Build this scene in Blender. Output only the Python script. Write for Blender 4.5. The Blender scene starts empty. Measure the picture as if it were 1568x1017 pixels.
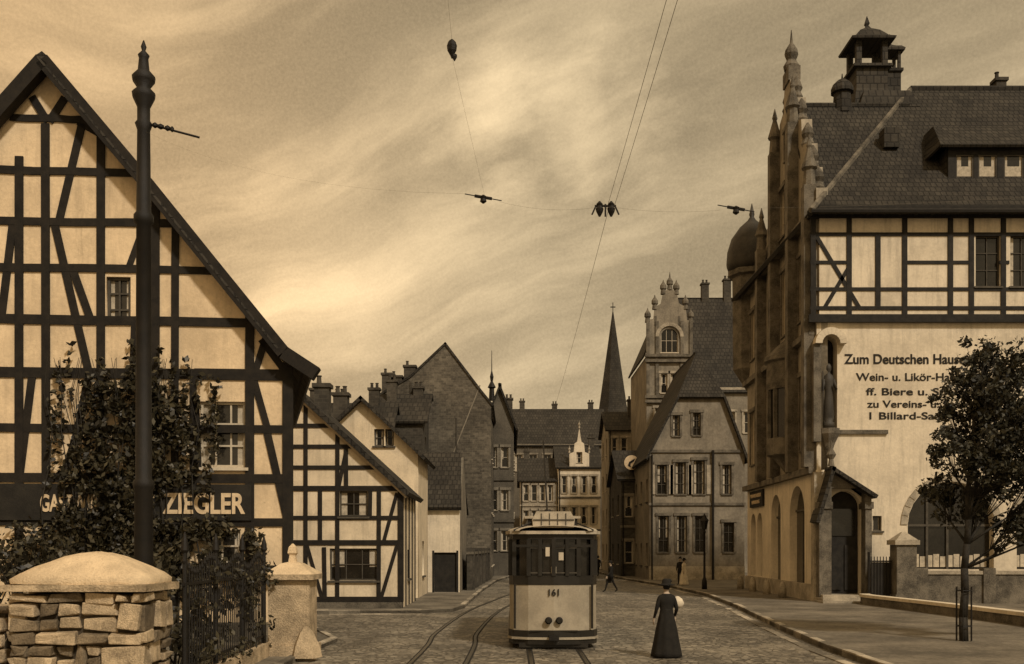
import bpy, bmesh, math, random
import numpy as np
from mathutils import Vector, Matrix
random.seed(7); np.random.seed(7)
scene=bpy.context.scene
# ------------------------------------------------------------------ survey constants
EYE=2.5; FOC=1568.0; CX=784.0; HY=838.0
T_R=(1.0,0.86,0.63); T_L_GLOW=(1.0,0.77,0.48)  # second tint mixes the warm light on the left into material colours
# ------------------------------------------------------------------ materials
class NT:
    def __init__(s,nt): s.nt=nt; s.n=nt.nodes; s.l=nt.links
    def new(s,t,**k):
        x=s.n.new(t)
        for a,b in k.items(): setattr(x,a,b)
        return x
    def link(s,a,b): s.l.new(a,b)
    def m(s,op,a,b=None,clamp=False):
        x=s.new('ShaderNodeMath',operation=op,use_clamp=clamp)
        for i,v in enumerate((a,b)):
            if v is None: continue
            if isinstance(v,(int,float)): x.inputs[i].default_value=v
            else: s.link(v,x.inputs[i])
        return x.outputs[0]
    def mix(s,f,a,b,mode='MIX'):
        x=s.new('ShaderNodeMix',data_type='RGBA',blend_type=mode)
        for i,v in ((0,f),(6,a),(7,b)):
            if isinstance(v,(int,float)): x.inputs[i].default_value=v
            elif isinstance(v,tuple): x.inputs[i].default_value=v if len(v)==4 else v+(1,)
            else: s.link(v,x.inputs[i])
        return x.outputs[2]
    def ramp(s,f,a,b,lo=0.0,hi=1.0):
        x=s.new('ShaderNodeMapRange'); x.interpolation_type='SMOOTHSTEP'
        s.link(f,x.inputs[0]); x.inputs[1].default_value=a; x.inputs[2].default_value=b
        x.inputs[3].default_value=lo; x.inputs[4].default_value=hi
        return x.outputs[0]
    def noise(s,vec,scale,detail=4,rough=.6):
        x=s.new('ShaderNodeTexNoise'); x.inputs['Scale'].default_value=scale
        x.inputs['Detail'].default_value=detail; x.inputs['Roughness'].default_value=rough
        s.link(vec,x.inputs['Vector']); return x.outputs[0]
def C(v,t): return (v*t[0],v*t[1],v*t[2],1)
def M(name,v,t=T_R,kind='plain',rough=.85,var=.3,scale=1.2,bump=.3,size=.25,spec=.3,metal=0,dirt=.42):
    m=bpy.data.materials.new(name); m.use_nodes=True
    g=NT(m.node_tree); bs=g.n['Principled BSDF']
    bs.inputs['Roughness'].default_value=rough
    bs.inputs['Specular IOR Level'].default_value=spec
    bs.inputs['Metallic'].default_value=metal
    tc=g.new('ShaderNodeTexCoord'); o=tc.outputs['Object']
    big=g.noise(o,scale,4,.65); fine=g.noise(o,scale*14,3,.7)
    f=g.m('ADD',g.m('MULTIPLY',big,.65),g.m('MULTIPLY',fine,.35))
    f=g.ramp(f,.33,.67)
    col=g.mix(f,C(v*(1-var),t),C(v*(1+var),t))
    h=fine
    sp=g.new('ShaderNodeSeparateXYZ'); g.link(o,sp.inputs[0])
    if kind=='plaster':
        cb=g.new('ShaderNodeCombineXYZ')
        g.link(g.m('MULTIPLY',sp.outputs[0],2.5),cb.inputs[0]); g.link(g.m('MULTIPLY',sp.outputs[1],2.5),cb.inputs[1]); g.link(g.m('MULTIPLY',sp.outputs[2],.25),cb.inputs[2])
        st=g.ramp(g.noise(cb.outputs[0],1.6,4,.7),.45,.75)
        col=g.mix(g.m('MULTIPLY',st,dirt),col,C(v*.4,t))
        sp2=g.ramp(g.noise(o,9,3,.8),.6,.76)
        col=g.mix(g.m('MULTIPLY',sp2,dirt),col,C(v*.35,t))
        sp3=g.ramp(g.noise(o,.55,4,.7),.5,.68)
        col=g.mix(g.m('MULTIPLY',sp3,dirt*.7),col,C(v*.5,t))
    if kind in('brick','tile'):
        cb=g.new('ShaderNodeCombineXYZ')
        g.link(g.m('ADD',sp.outputs[0],sp.outputs[1]) if kind=='brick' else sp.outputs[0],cb.inputs[0]); g.link(sp.outputs[2],cb.inputs[1])
        br=g.new('ShaderNodeTexBrick'); g.link(cb.outputs[0],br.inputs['Vector'])
        br.inputs['Scale'].default_value=1
        br.inputs['Brick Width'].default_value=size*(2.2 if kind=='brick' else .9); br.inputs['Row Height'].default_value=size
        br.inputs['Mortar Size'].default_value=size*(.07 if kind=='brick' else .1)
        br.inputs['Mortar Smooth'].default_value=.6
        br.inputs['Color1'].default_value=(.7,.7,.7,1); br.inputs['Color2'].default_value=(1.3,1.3,1.3,1)
        br.inputs['Mortar'].default_value=(1.4,1.4,1.4,1) if kind=='brick' else (.4,.4,.4,1)
        col=g.mix(1.0 if kind=='brick' else .85,col,br.outputs['Color'],'MULTIPLY')
        h=g.m('ADD',g.m('MULTIPLY',br.outputs['Fac'],-1.0),g.m('MULTIPLY',fine,.8))
    if kind=='cobble':
        vo=g.new('ShaderNodeTexVoronoi'); vo.feature='DISTANCE_TO_EDGE'; vo.inputs['Scale'].default_value=1/size
        vc=g.new('ShaderNodeTexVoronoi'); vc.inputs['Scale'].default_value=1/size
        g.link(o,vo.inputs['Vector']); g.link(o,vc.inputs['Vector'])
        e=g.ramp(vo.outputs['Distance'],.02,.14)
        sc=g.new('ShaderNodeSeparateColor'); g.link(vc.outputs['Color'],sc.inputs[0])
        k=g.ramp(sc.outputs[0],0,1,.5,1.45)
        cmb=g.new('ShaderNodeCombineXYZ')
        for i in range(3): g.link(k,cmb.inputs[i])
        col=g.mix(1.0,col,cmb.outputs[0],'MULTIPLY')
        wear=g.ramp(g.noise(o,.35,4,.6),.42,.62,.9,.35)
        col=g.mix(g.m('MULTIPLY',g.m('SUBTRACT',1.0,e),wear),col,C(v*.3,t))
        dust=g.ramp(g.noise(o,.5,5,.65),.5,.7,0,.6); col=g.mix(dust,col,C(v*1.7,t))
        cbx=g.new('ShaderNodeCombineXYZ'); g.link(g.m('MULTIPLY',sp.outputs[0],1.1),cbx.inputs[0]); g.link(g.m('MULTIPLY',sp.outputs[1],.12),cbx.inputs[1])
        mud=g.ramp(g.noise(cbx.outputs[0],1.0,5,.6),.5,.68,0,.65); col=g.mix(mud,col,C(v*.4,t))   # wheel-worn dirt along the street
        h=g.m('ADD',e,g.m('MULTIPLY',fine,.4))
    if kind in('leaf','stones'):
        ge=g.new('ShaderNodeNewGeometry')
        k=g.ramp(ge.outputs['Random Per Island'],0,1,.4,1.8 if kind=='leaf' else 1.35)
        cmb=g.new('ShaderNodeCombineXYZ')
        for i in range(3): g.link(k,cmb.inputs[i])
        col=g.mix(1.0,col,cmb.outputs[0],'MULTIPLY')
    g.link(col,bs.inputs['Base Color'])
    if bump and kind!='leaf':
        b=g.new('ShaderNodeBump'); b.inputs['Strength'].default_value=bump; b.inputs['Distance'].default_value=.03
        g.link(h,b.inputs['Height']); g.link(b.outputs[0],bs.inputs['Normal'])
    return m
pl_L=M('plaster_cream_warm',.70,T_L_GLOW,'plaster',var=.16,scale=.9,dirt=.36)
pl_L2=M('plaster_white_warm',.66,(1,.83,.57),'plaster',var=.16,scale=.9)  # tint also carries some of the left side's warm glow
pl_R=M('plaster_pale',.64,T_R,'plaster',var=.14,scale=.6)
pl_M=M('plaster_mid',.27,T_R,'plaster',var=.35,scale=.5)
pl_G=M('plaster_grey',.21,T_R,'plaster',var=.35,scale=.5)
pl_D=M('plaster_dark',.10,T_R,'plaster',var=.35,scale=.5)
timber=M('old_timber',.014,T_L_GLOW,var=.5,scale=4,rough=.8)
timberR=M('dark_timber',.017,T_R,var=.5,scale=4,rough=.8)
bark=M('bark',.025,T_R,var=.5,scale=8)
roofD=M('roof_tiles_dark',.034,T_R,'tile',var=.45,scale=.6,size=.28,bump=1.0)
roofF=M('roof_slates_far',.035,T_R,'tile',var=.4,scale=.3,size=.4,bump=.6)
brick=M('brick_wall',.10,T_R,'brick',var=.45,scale=.3,size=.16,bump=.4)
brickD=M('brick_dark',.055,T_R,'brick',var=.4,scale=.35,size=.16,bump=.4)
stone=M('sandstone',.33,T_R,var=.4,scale=1.5,bump=.6)
stoneG=M('sandstone_weathered',.12,T_R,var=.6,scale=1.5,bump=.8)
stoneL=M('sandstone_warm',.42,T_L_GLOW,var=.45,scale=2.0,bump=.9)
capm=M('rendered_cap',.66,T_L_GLOW,var=.22,scale=2.2,bump=.9)
rubble=M('rubble_stones',.42,T_L_GLOW,'stones',var=.5,scale=3,bump=1.0)
mortar=M('mortar_dark',.07,T_L_GLOW,var=.4,scale=3,bump=1.0)
iron=M('cast_iron',.01,T_L_GLOW,var=.4,scale=5,rough=.6)
glass=M('window_glass',.014,T_R,var=.6,scale=.8,rough=.15,bump=0,spec=.5)
frameW=M('window_frame_paint',.5,T_R,var=.15,scale=3,bump=.1)
frameB=M('window_frame_brown',.07,T_R,var=.3,scale=3,bump=.1)
curt=M('curtain',.42,T_R,var=.3,scale=6,bump=.2)
signD=M('sign_board_dark',.02,T_R,var=.4,scale=2)
letterW=M('letter_white',.62,T_L_GLOW,var=.2,scale=5)
letterD=M('letter_black',.02,T_R,var=.3,scale=5)
cob=M('cobblestones',.20,T_R,'cobble',var=.45,scale=.22,size=.2,bump=1.0,rough=.5,spec=.5)
earth=M('packed_earth',.16,T_R,var=.35,scale=.12,bump=.6)
pave=M('pavement_gravel',.15,T_R,'plaster',var=.5,scale=.5,bump=.7)
kerbm=M('kerb_stone',.30,T_R,'stones',var=.35,scale=1.2,bump=.6)
steel=M('rail_steel',.10,T_R,var=.3,scale=2,rough=.3,metal=.8,bump=.1)
leafm=M('leaves',.032,(1,.92,.55),'leaf',var=.4,scale=1.2,rough=.6)
leafL=M('leaves_ivy',.036,(1,.84,.45),'leaf',var=.5,scale=1.2,rough=.5)
tramC=M('tram_cream_paint',.32,(1,.86,.62),var=.2,scale=1.5,rough=.5,bump=.05)
tramD=M('tram_dark_paint',.018,T_R,var=.4,scale=2,rough=.4,bump=.05)
tramR=M('tram_roof_canvas',.38,T_R,var=.3,scale=3,rough=.8,bump=.2)
clothB=M('black_cloth',.012,T_R,var=.4,scale=6,rough=.9)
clothG=M('grey_cloth',.05,T_R,var=.4,scale=6,rough=.9)
clothW=M('white_cloth',.6,T_R,var=.2,scale=6,rough=.9)
skin=M('skin',.4,(1,.78,.56),var=.1,scale=6,rough=.6)
copper=M('copper_dome',.04,T_R,var=.4,scale=1.5,rough=.6)
wirem=M('wire_copper',.16,T_R,var=.2,scale=3)
# ------------------------------------------------------------------ frames and mesh building
class Fr:
    def __init__(s,x,y,dx,dy):
        l=math.hypot(dx,dy); s.x=x;s.y=y;s.dx=dx/l;s.dy=dy/l; s.nx=s.dy; s.ny=-s.dx
    def P(s,px,py):   # where a surveyed sight line meets this wall: (along wall, height)
        a=(px-CX)/FOC; b=(HY-py)/FOC
        Y=(s.x*s.nx+s.y*s.ny)/(a*s.nx+s.ny)
        return ((a*Y-s.x)*s.dx+(Y-s.y)*s.dy, EYE+b*Y)
    def U(s,px): return s.P(px,HY)[0]
    def Z(s,py,px=CX): return s.P(px,py)[1]
    def W(s,u,z,d=0.0): return Vector((s.x+s.dx*u+s.nx*d, s.y+s.dy*u+s.ny*d, z))
    def mat(s): return Matrix(((s.dx,0,s.nx,s.x),(s.dy,0,s.ny,s.y),(0,1,0,0),(0,0,0,1)))
class MB:
    def __init__(s,name,mat,smooth=False): s.name=name;s.mat=mat;s.v=[];s.f=[];s.smooth=smooth
    def add(s,vs,fs):
        o=len(s.v); s.v+= [tuple(p) for p in vs]; s.f+=[tuple(i+o for i in f) for f in fs]
    def hexa(s,p): s.add(p,[(0,3,2,1),(4,5,6,7),(0,1,5,4),(1,2,6,5),(2,3,7,6),(3,0,4,7)])
    def fb(s,F,u0,u1,z0,z1,d0,d1):
        s.hexa([F.W(u0,z0,d0),F.W(u1,z0,d0),F.W(u1,z0,d1),F.W(u0,z0,d1),F.W(u0,z1,d0),F.W(u1,z1,d0),F.W(u1,z1,d1),F.W(u0,z1,d1)])
    def box(s,x0,x1,y0,y1,z0,z1):
        s.hexa([(x0,y0,z0),(x1,y0,z0),(x1,y1,z0),(x0,y1,z0),(x0,y0,z1),(x1,y0,z1),(x1,y1,z1),(x0,y1,z1)])
    def jbox(s,x0,x1,y0,y1,z0,z1,j):
        r=lambda:random.uniform(-j,j)
        s.hexa([(x+r(),y+r(),z+r()) for x,y,z in((x0,y0,z0),(x1,y0,z0),(x1,y1,z0),(x0,y1,z0),(x0,y0,z1),(x1,y0,z1),(x1,y1,z1),(x0,y1,z1))])
    def beam(s,F,a,b,w,d0,d1):
        (u0,z0),(u1,z1)=a,b; l=math.hypot(u1-u0,z1-z0) or 1; tx=-(z1-z0)/l*w/2; tz=(u1-u0)/l*w/2
        c=[(u0-tx,z0-tz),(u1-tx,z1-tz),(u1+tx,z1+tz),(u0+tx,z0+tz)]
        s.hexa([F.W(u,z,d0) for u,z in c]+[F.W(u,z,d1) for u,z in c])
    def prism(s,F,pts,d0,d1):
        n=len(pts); vs=[F.W(u,z,d0) for u,z in pts]+[F.W(u,z,d1) for u,z in pts]
        s.add(vs,[tuple(range(n))[::-1],tuple(range(n,2*n))]+[(i,(i+1)%n,n+(i+1)%n,n+i) for i in range(n)])
    def zprism(s,pts,z0,z1):
        n=len(pts); vs=[(x,y,z0) for x,y in pts]+[(x,y,z1) for x,y in pts]
        s.add(vs,[tuple(range(n))[::-1],tuple(range(n,2*n))]+[(i,(i+1)%n,n+(i+1)%n,n+i) for i in range(n)])
    def slab(s,pts,th):
        p=[Vector(q) for q in pts]; nn=(p[1]-p[0]).cross(p[2]-p[0]).normalized()
        if nn.z<0: nn=-nn
        n=len(p); vs=p+[q-nn*th for q in p]
        s.add(vs,[tuple(range(n)),tuple(range(n,2*n))[::-1]]+[(i,(i+1)%n,n+(i+1)%n,n+i) for i in range(n)])
    def cyl(s,p0,p1,r0,r1=None,n=8):
        r1=r0 if r1 is None else r1
        p0=Vector(p0);p1=Vector(p1);d=(p1-p0).normalized(); a=d.orthogonal().normalized(); b=d.cross(a)
        vs=[];
        for p,r in((p0,r0),(p1,r1)):
            for i in range(n):
                t=2*math.pi*i/n; vs.append(p+a*math.cos(t)*r+b*math.sin(t)*r)
        s.add(vs,[(i,(i+1)%n,n+(i+1)%n,n+i) for i in range(n)]+[tuple(range(n))[::-1],tuple(range(n,2*n))])
    def lathe(s,c,prof,n=12,sy=1.0,rot=0.0,fold=0.0,fk=9):
        vs=[];c=Vector(c)
        for r,z in prof:
            for i in range(n):
                t=2*math.pi*i/n+rot; rr=r*(1+fold*math.sin(fk*t)); vs.append(c+Vector((math.cos(t)*rr,math.sin(t)*rr*sy,z)))
        m=len(prof); fs=[]
        for j in range(m-1):
            for i in range(n): fs.append((j*n+i,j*n+(i+1)%n,(j+1)*n+(i+1)%n,(j+1)*n+i))
        fs+=[tuple(range(n))[::-1],tuple(range((m-1)*n,m*n))]
        s.add(vs,fs)
class Ob:
    def __init__(s,name,loc):
        s.e=bpy.data.objects.new(name,None); scene.collection.objects.link(s.e); s.loc=Vector(loc); s.e.location=s.loc
        s.e.empty_display_size=.3; s.parts={}
    def p(s,name,mat,smooth=False):
        k=(name,mat.name)
        if k not in s.parts: s.parts[k]=MB(name,mat,smooth)
        return s.parts[k]
    def put(s,me,name,mat):
        me.materials.clear(); me.materials.append(mat)
        o=bpy.data.objects.new(name,me); scene.collection.objects.link(o); o.parent=s.e; return o
    def done(s):
        for b in s.parts.values():
            if not b.v: continue
            me=bpy.data.meshes.new(b.name); me.from_pydata([tuple(Vector(q)-s.loc) for q in b.v],[],b.f)
            me.validate(); 
            bm=bmesh.new(); bm.from_mesh(me); bmesh.ops.recalc_face_normals(bm,faces=bm.faces); bm.to_mesh(me); bm.free()
            if b.smooth: me.polygons.foreach_set('use_smooth',[True]*len(me.polygons))
            ob=s.put(me,b.name,b.mat)
            if b.mat.name=='rubble_stones':
                bv=ob.modifiers.new('worn_edges','BEVEL'); bv.width=.035; bv.segments=2
        s.parts={}
    def wall(s,F,outline,holes,mat,th=.3,name='wall',d=0.0):
        cu=bpy.data.curves.new('c','CURVE'); cu.dimensions='2D'; cu.fill_mode='BOTH'; cu.extrude=th/2
        for pts in [outline]+list(holes):
            sp=cu.splines.new('POLY'); sp.points.add(len(pts)-1)
            for i,(u,z) in enumerate(pts): sp.points[i].co=(u,z,0,1)
            sp.use_cyclic_u=True
        s._conv(cu,F,d-th/2,mat,name)
    def text(s,F,txt,u,z,h,mat,d=.02,wd=None,align='LEFT',name='lettering',bold=.012):
        cu=bpy.data.curves.new('t','FONT'); cu.body=txt; cu.size=h/.72; cu.extrude=.012; cu.offset=bold; cu.align_x=align
        s._conv(cu,F,d,mat,name,(u,z),wd)
    def _conv(s,cu,F,d,mat,name,off=(0,0),wd=None):
        o=bpy.data.objects.new('tmp',cu); scene.collection.objects.link(o)
        dg=bpy.context.evaluated_depsgraph_get(); me=bpy.data.meshes.new_from_object(o.evaluated_get(dg))
        bpy.data.objects.remove(o)
        if wd:
            w=max(v.co.x for v in me.vertices)-min(v.co.x for v in me.vertices)
            me.transform(Matrix.Diagonal((wd/w,1,1,1)))
        me.transform(Matrix.Translation(-s.loc)@F.mat()@Matrix.Translation((off[0],off[1],d)))
        s.put(me,name,mat)
def rect(u0,u1,z0,z1): return [(u0,z0),(u1,z0),(u1,z1),(u0,z1)]
def arch(u0,u1,z0,z1,n=12):
    r=(u1-u0)/2; c=(u0+u1)/2; zc=z1-r
    return [(u0,z0),(u1,z0)]+[(c+r*math.cos(math.pi*i/n),zc+r*math.sin(math.pi*i/n)) for i in range(n+1)]
def window(o,F,u0,u1,z0,z1,cols=2,rows=3,fm=None,rec=.14,sur=None,sill=True,cur=.5,fw=.06,mw=.035):
    fm=fm or frameW
    g=o.p('window_glass',glass); g.fb(F,u0-.02,u1+.02,z0-.02,z1+.02,-rec-.08,-rec-.05)
    f=o.p('window_frames',fm)
    for a in((u0,u0+fw,z0,z1),(u1-fw,u1,z0,z1),(u0+fw,u1-fw,z0,z0+fw),(u0+fw,u1-fw,z1-fw,z1)): f.fb(F,*a,-rec-.045,-rec+.02)
    for i in range(1,cols):
        u=u0+(u1-u0)*i/cols; f.fb(F,u-mw/2,u+mw/2,z0+fw,z1-fw,-rec-.04,-rec+.01)
    for j in range(1,rows):
        z=z0+(z1-z0)*j/rows; f.fb(F,u0+fw,u1-fw,z-mw/2,z+mw/2,-rec-.042,-rec+.006)
    if cur and random.random()<cur+.3:
        c=o.p('curtains',curt); w=(u1-u0)*random.uniform(.14,.3); w2=(u1-u0)*random.uniform(.14,.3); zb=z0+.03+random.choice((0,0,.4*(z1-z0)))
        c.fb(F,u0+.03,u0+.03+w,zb,z1-.02,-rec-.049,-rec-.046); c.fb(F,u1-.03-w2,u1-.03,zb,z1-.02,-rec-.049,-rec-.046)
    if sur:
        s=o.p('window_surrounds',sur); k=.16
        for a in((u0-k,u0-.003,z0-.003,z1+.003),(u1+.003,u1+k,z0-.003,z1+.003)): s.fb(F,*a,-.02,.06)
        s.fb(F,u0-k-.06,u1+k+.06,z1+.006,z1+k+.06,-.02,.11)
    if sill: o.p('window_sills',sur or fm).fb(F,u0-.08,u1+.08,z0-.08,z0-.006,-.1,.1)
def chimney(o,x,y,z0,z1,w=.7,mat=None,pots=2):
    b=o.p('chimney',mat or brickD); b.box(x-w/2,x+w/2,y-w/2,y+w/2,z0,z1); b.box(x-w/2-.08,x+w/2+.08,y-w/2-.08,y+w/2+.08,z1+.002,z1+.16)
    for i in range(pots): b.lathe((x-w/4+i*w/2,y,z1+.16),[(.11,0),(.09,.3),(.12,.32),(.12,.36)],8)
def house(name,F,w,dep,eave,ridge,rtype,wm,rm,wins=(),rc=.5,zh=None,cols=2,rows=3,sur=None,fm=None,bands=(),extra=None,ov=.35,chim=(),sidewins=True,bandm=None,doors=()):
    o=Ob(name,F.W(w/2,0,-dep/2)); uc=w*rc
    if rtype=='gable': out=[(0,0),(w,0),(w,eave),(uc,ridge),(0,eave)]
    elif rtype=='halfhip':
        t=(zh-eave)/(ridge-eave); out=[(0,0),(w,0),(w,eave),(w+(uc-w)*t,zh),(uc*t,zh),(0,eave)]
    else: out=rect(0,w,0,eave)
    if extra: out=extra
    holes=[rect(*a) for a in wins]+[rect(*a) for a in doors]
    o.wall(F,out,holes,wm,name='front_wall')
    Rt=Fr(*F.W(w,0,0).xy,-F.nx,-F.ny); Lt=Fr(*F.W(0,0,-dep).xy,F.nx,F.ny); Bk=Fr(*F.W(w,0,-dep).xy,-F.dx,-F.dy)
    for S in(Rt,Lt):
        hs=[]
        if sidewins:
            n=max(1,int(dep/3.2)); nz=max(1,int(eave/3.6))
            for i in range(n):
                for j in range(nz):
                    u=(i+.5)*dep/n; z=j*eave/nz+1.1; hs.append((u-.5,u+.5,z,z+1.7))
        top=rect(.31,dep-.31,0,eave-.01) if rtype in('gable','halfhip','hip') else [(.31,0),(dep-.31,0),(dep-.31,eave-.05),(dep/2,ridge-.25),(.31,eave-.05)]
        o.wall(S,top,[rect(*a) for a in hs],wm,name='side_wall')
        for a in hs: window(o,S,*a,fm=fm)
    bo=[(w-u,z) for u,z in out] if rtype in('gable','halfhip') else rect(0,w,0,eave-.02)
    o.wall(Bk,bo,[],wm,name='back_wall')
    for a in wins: window(o,F,*a,cols=cols,rows=rows,sur=sur,fm=fm)
    for a in doors:
        u0,u1,z0,z1=a; o.p('door',timberR).fb(F,u0,u1,z0,z1,-.2,-.14); 
        for k in range(2): o.p('door_panels',timberR).fb(F,u0+.12,u1-.12,z0+.2+k*(z1-z0)/2,z0+(z1-z0)/2*(k+1)-.1,-.139,-.11)
    for z in bands: o.p('string_course',bandm or sur or wm).fb(F,-.08,w+.08,z-.1,z+.1,-.05,.12)
    o.p('cornice',bandm or sur or wm).fb(F,-.12,w+.12,eave-.28,eave-.04,-.05,.2) if rtype in('side','hip') else None
    r=o.p('roof',rm); A=lambda u,z,d:F.W(u,z,d); lift=.06
    if rtype=='side':
        k=(ridge-eave)/(dep/2)*ov
        r.slab([A(-ov,eave-k+lift,ov),A(w+ov,eave-k+lift,ov),A(w+ov,ridge+lift,-dep/2),A(-ov,ridge+lift,-dep/2)],.16)
        r.slab([A(-ov,eave-k+lift,-dep-ov),A(w+ov,eave-k+lift,-dep-ov),A(w+ov,ridge+lift+.003,-dep/2),A(-ov,ridge+lift+.003,-dep/2)],.16)
    elif rtype=='gable':
        kl=(ridge-eave)/uc*ov; kr=(ridge-eave)/(w-uc)*ov
        r.slab([A(-ov,eave-kl+lift,ov),A(uc,ridge+lift,ov),A(uc,ridge+lift,-dep-ov),A(-ov,eave-kl+lift,-dep-ov)],.16)
        r.slab([A(w+ov,eave-kr+lift,ov),A(uc,ridge+lift+.003,ov),A(uc,ridge+lift+.003,-dep-ov),A(w+ov,eave-kr+lift,-dep-ov)],.16)
    elif rtype=='halfhip':
        t=(zh-eave)/(ridge-eave); kl=(ridge-eave)/uc*ov; kr=(ridge-eave)/(w-uc)*ov; hb=(ridge-zh)*.8
        L=A(uc*t,zh+lift,ov);R_=A(w+(uc-w)*t,zh+lift,ov);T=A(uc,ridge+lift,-hb);TB=A(uc,ridge+lift,-dep-ov)
        r.slab([A(-ov,eave-kl+lift,ov),L,T,TB,A(-ov,eave-kl+lift,-dep-ov)],.16)
        r.slab([A(w+ov,eave-kr+lift,ov),R_,T,TB,A(w+ov,eave-kr+lift,-dep-ov)],.16)
        r.slab([L,R_,T],.16)
    for (u,d,zt) in chim:
        q=F.W(u,0,d); chimney(o,q.x,q.y,eave,zt)
    g=o.p('downpipe',iron); g.cyl(F.W(.15,0,.1),F.W(.15,eave-.3,.1),.06,n=6)
    return o
def px_rects(F,lst): # surveyed marks -> wall rectangles
    out=[]
    for x0,x1,y0,y1 in lst:
        xm=(x0+x1)/2; out.append((F.U(x0),F.U(x1),F.Z(y1,xm),F.Z(y0,xm)))
    return out
# ------------------------------------------------------------------ leaves
def leaf_mesh(o,name,cl,size,mat):
    V=[];Fc=[];L0=np.array(o.loc)
    for (c,r,n) in cl:
        rr=np.array(r if hasattr(r,'__len__') else (r,r,r))
        d=np.random.normal(size=(n,3)); d/=np.linalg.norm(d,axis=1)[:,None]
        q=np.array(c)+d*rr*(np.random.rand(n,1)**.45)-L0
        a=np.random.normal(size=(n,3)); a/=np.linalg.norm(a,axis=1)[:,None]
        b=np.cross(a,np.random.normal(size=(n,3))); b/=np.linalg.norm(b,axis=1)[:,None]
        sz=size*np.random.uniform(.6,1.35,(n,1)); A=a*sz;B=b*sz*.55
        for k in range(n):
            i=len(V); V+= [tuple(q[k]-A[k]),tuple(q[k]+B[k]),tuple(q[k]+A[k]),tuple(q[k]-B[k])]
            Fc.append((i,i+1,i+2,i+3))
    me=bpy.data.meshes.new(name); me.from_pydata(V,[],Fc); o.put(me,name,mat)
# ================================================================== GROUND
o=Ob('ground',(0,0,0)); o.p('ground_sheet',earth).add([(-1500,-600,0),(1500,-600,0),(1500,2500,0),(-1500,2500,0)],[(0,1,2,3)]); o.done()
RK=[(7.2,-20),(7.4,15),(7.6,24.6),(8.1,31),(9.2,42),(9.9,52),(9.8,63),(8.9,74),(8.3,82),(8.4,108),(14,116)]
LK=[(-60,37.5),(-8,38.3),(-3.4,38.6),(-2.3,39.6),(-1.95,42),(-1.65,58),(-1.1,74),(-.2,84),(0.4,112)]
o=Ob('road',(0,0,0))
o.p('road_surface',cob).add([(x,y,.004) for x,y in [(-60,-20),(7.3,-20)]+RK[1:]+[(40,116),(40,119),(.3,119)]+LK[::-1]],[tuple(range(len(RK)+1+3+len(LK)))])
o.done()
def strip(b,pts,w,z0,z1):
    for (x0,y0),(x1,y1) in zip(pts[:-1],pts[1:]):
        l=math.hypot(x1-x0,y1-y0); n=max(1,int(l/1.0))
        nx=-(y1-y0)/l*w;ny=(x1-x0)/l*w
        for i in range(n):
            a=i/n+.008/l;c=(i+1)/n-.008/l; dz=random.uniform(-.012,.012)
            p=[(x0+(x1-x0)*a,y0+(y1-y0)*a),(x0+(x1-x0)*c,y0+(y1-y0)*c)]
            q=[(p[0][0],p[0][1]),(p[1][0],p[1][1]),(p[1][0]+nx,p[1][1]+ny),(p[0][0]+nx,p[0][1]+ny)]
            b.hexa([(x,y,z0) for x,y in q]+[(x,y,z1+dz) for x,y in q])
o=Ob('pavement',(0,0,0))
o.p('paving',pave).zprism(RK[:10]+[(14,116),(60,116),(60,-20)],-.05,.12)
strip(o.p('kerb',kerbm),RK,-.18,-.05,.15)
o.done()
o=Ob('pavement',(0,0,0))
o.p('paving',pave).zprism([(-60,60)]+LK[:]+[(0.4,119),(-60,119)],-.05,.12)
strip(o.p('kerb',kerbm),LK,.18,-.05,.15)
o.done()
o=Ob('yard',(0,0,0)); o.p('yard_surface',pave).zprism([(-40,5),(-4.3,5),(-4.75,24),(-4.6,27),(-9,37),(-40,37)],-.05,.1)
strip(o.p('kerb',kerbm),[(-4.3,5),(-4.75,24),(-4.6,27),(-6,31)],.16,-.05,.13); o.done()
o=Ob('gutter',(0,0,0)); strip(o.p('gutter_stones',kerbm),[(x-.25,y) for x,y in RK[1:9]],.22,-.05,.018)
strip(o.p('gutter_stones',kerbm),[(x+.05,y-.3) for x,y in LK[1:3]],-.22,-.05,.018); o.done()
# ------------------------------------------------------------------ tram rails
def catmull(pts,n=10):
    P=[Vector(p) for p in [pts[0]]+pts+[pts[-1]]]; out=[]
    for i in range(1,len(P)-2):
        for k in range(n):
            t=k/n; a,b,c,d=P[i-1:i+3]
            out.append(.5*((2*b)+(-a+c)*t+(2*a-5*b+4*c-d)*t*t+(-a+3*b-3*c+d)*t**3))
    out.append(P[-2]); return out
def railway(name,ctr):
    o=Ob(name,(0,0,0)); pts=catmull([(x,y) for x,y in ctr])
    for side in(-.6,.6):
        for k,(w,z0,z1,m) in enumerate(((.035,-.05,.016,steel),(.075,-.05,.010,letterD))):
            b=o.p('rail' if k==0 else 'rail_groove',m)
            L=[]
            for i,p in enumerate(pts):
                t=(pts[min(i+1,len(pts)-1)]-pts[max(i-1,0)]).normalized(); n=Vector((t.y,-t.x)); L.append((p+n*(side-w),p+n*(side+w)))
            for (a,c),(d,e) in zip(L[:-1],L[1:]):
                b.hexa([(q.x,q.y,z0) for q in(a,c,e,d)]+[(q.x,q.y,z1) for q in(a,c,e,d)])
    o.done()
railway('tram_track',[(1.02,-15),(1.02,25),(1.02,40),(1.1,58),(1.6,75),(3.2,92),(6.5,106),(14,114),(30,117.5)])
railway('tram_track',[(-2.2,-15),(-1.75,12),(-1.55,25),(-1.6,30),(-1.1,40),(.1,51),(1.1,60),(1.7,76)])
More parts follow.
